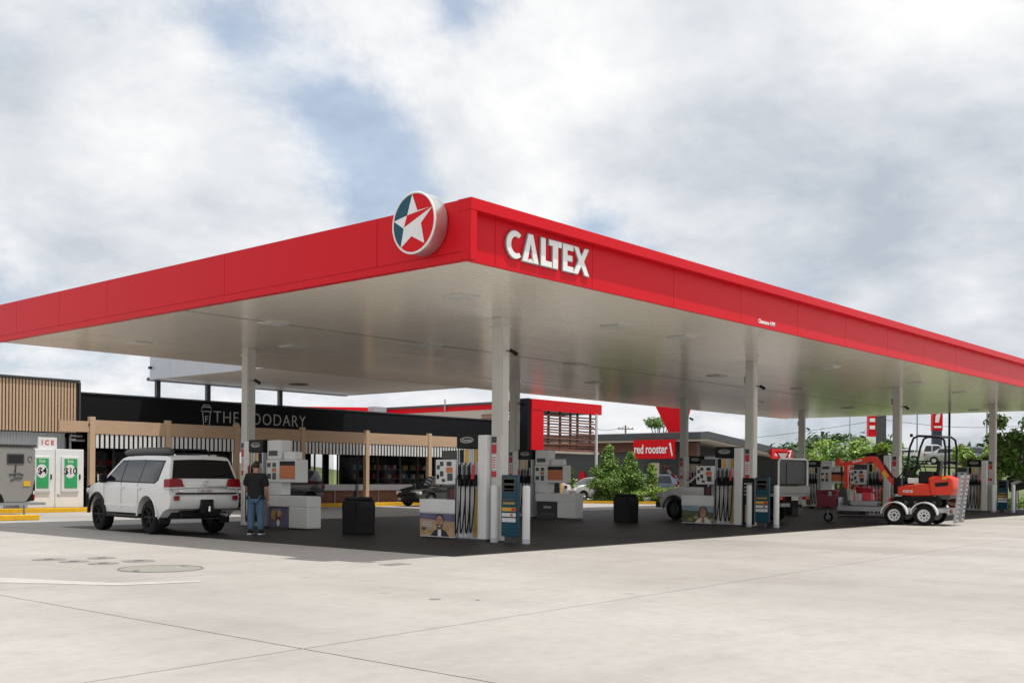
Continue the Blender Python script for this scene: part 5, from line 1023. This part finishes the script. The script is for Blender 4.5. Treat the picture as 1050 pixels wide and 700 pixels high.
# ---- parked cars in the background
def parked(name, lab, cat, loc, rz, kind, paint, group=None):
    t = thing(name, lab, cat, loc, rz, group)
    r = {'hatch': .32, 'suv': .36, 'ute': .37, 'sedan': .32}[kind]; wb = {'hatch': 1.3, 'suv': 1.38, 'ute': 1.6, 'sedan': 1.38}[kind]
    fa, ra = rear_arch(wb, r, r + .06), rear_arch(-wb, r, r + .06)
    top = {'hatch': [(-2.0, .45), (-2.06, .7), (-2.0, 1.0), (-1.75, 1.4), (-1.4, 1.46), (-.2, 1.48), (.2, 1.42), (1.0, 1.0), (1.75, .84), (2.02, .68), (2.05, .4)],
           'suv': [(-2.2, .5), (-2.26, .8), (-2.2, 1.1), (-2.0, 1.62), (-1.7, 1.70), (-.1, 1.72), (.25, 1.66), (.95, 1.14), (1.95, .98), (2.2, .8), (2.22, .48)],
           'ute': [(-2.6, .6), (-2.62, 1.05), (-.95, 1.08), (-.85, 1.68), (-.65, 1.76), (.25, 1.76), (.5, 1.68), (1.15, 1.16), (2.15, 1.02), (2.45, .85), (2.48, .5)],
           'sedan': [(-2.2, .48), (-2.25, .75), (-2.15, .98), (-1.6, 1.02), (-.95, 1.40), (-.5, 1.45), (.1, 1.44), (.9, .98), (1.9, .82), (2.2, .68), (2.22, .42)]}[kind]
    zt = max(q for _, q in top); ol = top + [(top[-1][0] - .15, r * .95)] + sorted(fa, key=lambda p: -p[0]) + [(wb - r - .12, r * .85), (-wb + r + .12, r * .85)] + sorted(ra, key=lambda p: -p[0])
    y0, y1 = min(p for p, _ in top), max(p for p, _ in top); W = .9; belt = {'hatch': .98, 'suv': 1.08, 'ute': 1.1, 'sedan': .96}[kind]
    c = Car(ol, hwfn(W, belt, zt, W * .76, y0, y1, .16, .10), .03, zt); c.shell().build('body', paint, t, smooth=True, bev=.03)
    for s in (-1, 1):
        for y in (-wb, wb): wheel(t, s * (W - .13), y, r, .2, s, 'alu' if paint != 'carblack' else 'grey', 6)
        b = B(); b.box((s * .66, y1 - .18, top[-2][1] - .03), (.36, .2, .15), bev=.05); b.build('headlight', 'lensw', t)
        b = B(); b.box((s * .72, y0 + .1, top[2][1] - .12), (.26, .14, .22), bev=.04); b.build('tail_light', 'lens', t); b = B(); b.box((s * (W + .08), .8, belt + .08), (.16, .1, .13), bev=.03); b.build('mirror', paint, t)
    ws = {'hatch': ((1.0, 1.0), (.2, 1.42)), 'suv': ((.95, 1.14), (.25, 1.66)), 'ute': ((1.15, 1.16), (.5, 1.68)), 'sedan': ((.9, .98), (.1, 1.44))}[kind]
    c.sheet('windscreen', 'carglass', [(-.88, .06), (.88, .06), (.88, .94), (-.88, .94)], ws[0], ws[1], t, .012)
    rw = {'hatch': ((-2.0, 1.0), (-1.75, 1.4)), 'suv': ((-2.2, 1.1), (-2.0, 1.62)), 'ute': ((-.95, 1.08), (-.85, 1.68)), 'sedan': ((-1.6, 1.02), (-.95, 1.40))}[kind]
    c.sheet('rear_window', 'carglass', [(-.85, .1), (.85, .1), (.85, .92), (-.85, .92)], rw[0], rw[1], t, .012)
    zb, zt2 = belt + .03, zt - .10; yf = ws[0][0] - .12; yt = ws[1][0] - .02; yr = {'hatch': -1.55, 'suv': -1.85, 'ute': -.75, 'sedan': -1.1}[kind]
    c.side('window', 'carglass', [(yt, zt2), (yf, zb), (-.05, zb), (-.05, zt2)], .005, t); c.side('window', 'carglass', [(-.11, zt2), (-.11, zb), (yr, zb), (yr + .15, zt2)], .005, t)
    bx('grille', 'black', t, -.4, .4, y1 - .04, y1 + .012, .42, .62, .01); bx('licence_plate', 'plate', t, -.18, .18, y0 - .02, y0 + .03, .62, .74); bx('underbody', 'black', t, -.7, .7, y0 + .3, y1 - .3, r * .6, r * 1.2)
    return t
def yawto(du, dD):   # heading from picture-right / away components
    v = Vector((du * _s + dD * _c, -du * _c + dD * _s)); return math.atan2(-v.x, v.y)
q = at(608, 505, 67); parked('hatchback', 'white hatchback parked nose left behind the white screen post', 'car', (q.x, q.y, 0), yawto(-.85, -.5), 'hatch', 'carwhite')
q = at(664, 500, 75); parked('parked_car', 'blue grey car parked beyond the dense shrubs', 'car', (q.x, q.y, 0), yawto(-.95, .3), 'suv', 'carblue')
q = at(450, 505, 53.5); parked('parked_car', 'black car parked at the shop kerb left of the nearest pump', 'car', (q.x, q.y, 0), R(90), 'sedan', 'carblack', 'black cars at the shop kerb')
q = at(283, 505, 46); parked('parked_car', 'black car parked at the shop kerb behind the rear left pump', 'car', (q.x, q.y + .3, 0), R(90), 'suv', 'carblack', 'black cars at the shop kerb')
q = at(552, 505, 66); parked('parked_car', 'white car in the shade behind the second rear counter', 'car', (q.x, q.y, 0), yawto(-.9, .3), 'hatch', 'carwhite')
for i, (u, v, D, k_, p_, lab) in enumerate(((957, 470, 97, 'ute', 'carwhite', 'white ute parked on the raised road seen through the roll frame'), (987, 470, 101, 'suv', 'carblue', 'dark car parked on the raised road right of the roll frame'), (939, 468, 112, 'suv', 'carwhite', 'white van behind the ute on the raised road'), (975, 471, 96, 'sedan', 'carsilver', 'silver car on the raised road beside the black pole'))):
    q = at(u, v, D); parked('parked_car', lab, 'car', (q.x, q.y, 2.9 if D < 105 else 2.95), yawto(.9 if i != 1 else -.8, -.4), k_, p_, 'cars on the raised road')
for u, D, lab in ((803, 95, 'white car roof far behind the give way sign'), (790, 100, 'silver car far behind the ute canopy')):
    q = at(u, 495, D); parked('parked_car', lab, 'car', (q.x, q.y, 0), yawto(.9, .2), 'ute' if D < 97 else 'suv', 'carwhite' if D < 97 else 'carsilver')
# ---- camper trailer at the left edge
cp_ = thing('camper_trailer', 'grey camper trailer body at the left edge beside the ice freezers', 'trailer', (4.23, 24.6, 0))
b = B(); b.prism([(-.30, .47), (.0 - .12, .75), (0, 1.4), (0, 2.28), (-.1, 2.36), (-4.2, 2.36), (-4.2, .47)], 0, 2.0, lambda p, q, t: (p, t, q)); bd = b.build('body', 'camper', cp_, bev=.03)
bx('roof', 'dark', cp_, -4.22, .02, -.03, 2.03, 2.365, 2.45, .02); w_ = bx('window', 'dark', cp_, -.98, -.40, -.025, -.002, 1.78, 2.12, .01); bx('pane', 'glass_dark', w_, -.93, -.45, -.032, -.026, 1.83, 2.07)
b = B(); b.prism([(-.34, .48), (-.13, .76), (-.02, 1.3), (-.02, .95), (-.05, .52)], -.02, -.003, lambda p, q, t: (p, t, q)); b.build('corner_guard', 'black', cp_); bx('tail_light', 'lens', cp_, -.10, -.04, -.05, -.021, .58, .72); bx('marker_light', 'lensw', cp_, -.10, -.04, -.05, -.021, .74, .86)
bx('licence_plate', 'yellow', cp_, -.42, -.18, -.02, -.002, 1.02, 1.2); bx('chassis_bar', 'galv', cp_, -2.5, .32, -.1, 1.9, .37, .46)
for pts in ([(-.72, 1.35), (-.68, 1.75)], [(-.9, 1.42), (-.6, 1.46), (-.42, 1.4)], [(-.85, 1.22), (-.7, 1.3), (-.45, 1.3)]):
    b = B(); b.tube([(p, -.004, q) for p, q in pts], [.03] * len(pts), 5); b.build('emblem', 'dark', cp_)
b = B(); b.tube([(-.2 + .07 * math.cos(i * .7), -.004, 1.95 + .1 * math.sin(i * .7)) for i in range(9)], .012, 5); b.build('emblem', 'dark', cp_)
b = B(); b.prism([(p, q) for p, q in arc(-1.55, .45, .48, 0, 180, 12)], -.02, -.003, lambda p, q, t: (p, t, q)); b.build('wheel_arch', 'black', cp_)
for y in (.25, 1.75):
    o = wheel(cp_, 0, 0, .37, .22, -1, 'grey'); o.location = (-1.55, y, .37); o.rotation_euler = (0, 0, R(90))
B().cyl((-.25, .3, 0), (-.25, .3, .4), .03, n=8).build('stabiliser', 'galv', cp_)

# ------------------------------------------------------------------ person filling the car
def skin(name, mt, V, E_, rad, parent, root=0, sub=2):
    me = bpy.data.meshes.new(name); me.from_pydata(V, E_, []); o = bpy.data.objects.new(name, me); COL.objects.link(o); o.parent = parent
    m = o.modifiers.new('s', 'SKIN'); m.use_smooth_shade = True
    for i, r in enumerate(rad): me.skin_vertices[0].data[i].radius = r if isinstance(r, tuple) else (r, r); me.skin_vertices[0].data[i].use_root = i == root
    s = o.modifiers.new('u', 'SUBSURF'); s.levels = sub; s.render_levels = sub
    dg = bpy.context.evaluated_depsgraph_get(); ev = bpy.data.meshes.new_from_object(o.evaluated_get(dg)); o.modifiers.clear(); o.data = ev; bpy.data.meshes.remove(me)
    ev.materials.clear(); ev.materials.append(M[mt]); [setattr(p, 'use_smooth', True) for p in ev.polygons]; return o
pg = gp(262, 547.5)
pe = thing('person', 'person in black t-shirt and blue jeans standing with back turned at the pump', 'person', (pg.x, pg.y, 0), yawto(.05, 1))
# local: facing +y, x right
V = [(0, 0, .95), (0, .01, 1.10), (0, .0, 1.28), (0, .0, 1.44), (0, .02, 1.53), (0, .04, 1.62), (0, .05, 1.72),
     (-.18, 0, 1.42), (-.25, .04, 1.15), (-.22, .20, .98), (-.21, .28, .93),
     (.18, 0, 1.42), (.265, -.02, 1.13), (.275, .08, .88), (.275, .11, .80),
     (-.10, 0, .90), (-.115, .01, .50), (-.12, -.02, .10), (-.13, .10, .05), (.10, 0, .90), (.115, .02, .50), (.12, -.02, .10), (.14, .10, .05)]
E_ = [(0, 1), (1, 2), (2, 3), (3, 4), (4, 5), (5, 6), (3, 7), (7, 8), (8, 9), (9, 10), (3, 11), (11, 12), (12, 13), (13, 14), (0, 15), (15, 16), (16, 17), (17, 18), (0, 19), (19, 20), (20, 21), (21, 22)]
rd = [(.15, .10), (.14, .095), (.15, .10), (.13, .085), .055, (.075, .085), (.07, .085), .065, .05, .036, .03, .065, .05, .036, .03, .08, .06, .042, .035, .08, .06, .042, .035]
bd = skin('body', 'skin', V, E_, rd, pe)
for hx, hy, hz, sd in ((-.21, .30, .915, -1), (.275, .12, .78, 1)):
    HV = [(hx, hy, hz), (hx, hy + .035, hz - .05)]; HE = [(0, 1)]; HR = [(.02, .033), (.02, .04)]
    for f in range(4): y = hy + .005 + .022 * f; i = len(HV); l = (.07, .085, .08, .06)[f]; HV += [(hx, y, hz - .07), (hx - sd * .008, y, hz - .075 - l * .5), (hx - sd * .02, y - .004, hz - .075 - l)]; HE += [(1, i), (i, i + 1), (i + 1, i + 2)]; HR += [.010, .009, .008]
    i = len(HV); HV += [(hx - sd * .005, hy - .03, hz - .03), (hx - sd * .012, hy - .045, hz - .075)]; HE += [(0, i), (i, i + 1)]; HR += [.012, .010]
    skin('hand', 'skin', HV, HE, HR, pe, 0, 1)
V2 = [(0, 0, .88), (0, .01, 1.05), (0, 0, 1.28), (0, 0, 1.43), (0, .01, 1.50), (-.19, 0, 1.42), (-.25, .03, 1.17), (.19, 0, 1.42), (.262, -.015, 1.15)]
skin('t_shirt', 'tshirt', V2, [(0, 1), (1, 2), (2, 3), (3, 4), (3, 5), (5, 6), (3, 7), (7, 8)], [(.215, .16), (.215, .15), (.23, .15), (.19, .12), (.09, .085), .105, .10, .105, .10], pe, 1)
V3 = [(0, 0, .93), (-.105, 0, .86), (-.12, .012, .50), (-.125, -.015, .09), (.105, 0, .86), (.12, .02, .50), (.125, -.015, .09)]
skin('jeans', 'jeans', V3, [(0, 1), (1, 2), (2, 3), (0, 4), (4, 5), (5, 6)], [(.155, .125), .118, .098, .088, .118, .098, .088], pe)
for s in (-1, 1):
    b = B(); b.prism([(-.10, .0), (.19, .0), (.20, .04), (.10, .075), (.0, .10), (-.10, .09)], s * .13 - .045, s * .13 + .045, lambda p, q, t: (t, p, q + .012)); sh2 = b.build('shoe', 'black', pe, bev=.02); bx('sole', 'white', sh2, s * .13 - .048, s * .13 + .048, -.11, .2, 0, .028)
b = B(); bmesh.ops.create_uvsphere(b.bm, u_segments=16, v_segments=12, radius=1); 
for v in b.bm.verts: v.co = Vector((v.co.x * .082, v.co.y * .10 + .03, v.co.z * .10 + 1.705))
bmesh.ops.delete(b.bm, geom=[f for f in b.bm.faces if f.calc_center_median().z < 1.635 or (f.calc_center_median().y > .09 and f.calc_center_median().z < 1.76)], context='FACES'); b.build('hair', 'hair', pe, smooth=True)
for s in (-1, 1): b = B(); b.box((s * .082, .04, 1.655), (.02, .045, .065), bev=.009); b.build('ear', 'skin', pe)
b = B(); b.prism([(.125, 1.62), (.155, 1.625), (.125, 1.67)], -.014, .014, lambda p, q, t: (t, p, q)); b.build('nose', 'skin', pe); bx('mouth', 'stk', pe, -.025, .025, .122, .13, 1.585, 1.595)
for s in (-1, 1): bx('eye', 'white', pe, s * .03 - .011, s * .03 + .011, .118, .126, 1.668, 1.68)
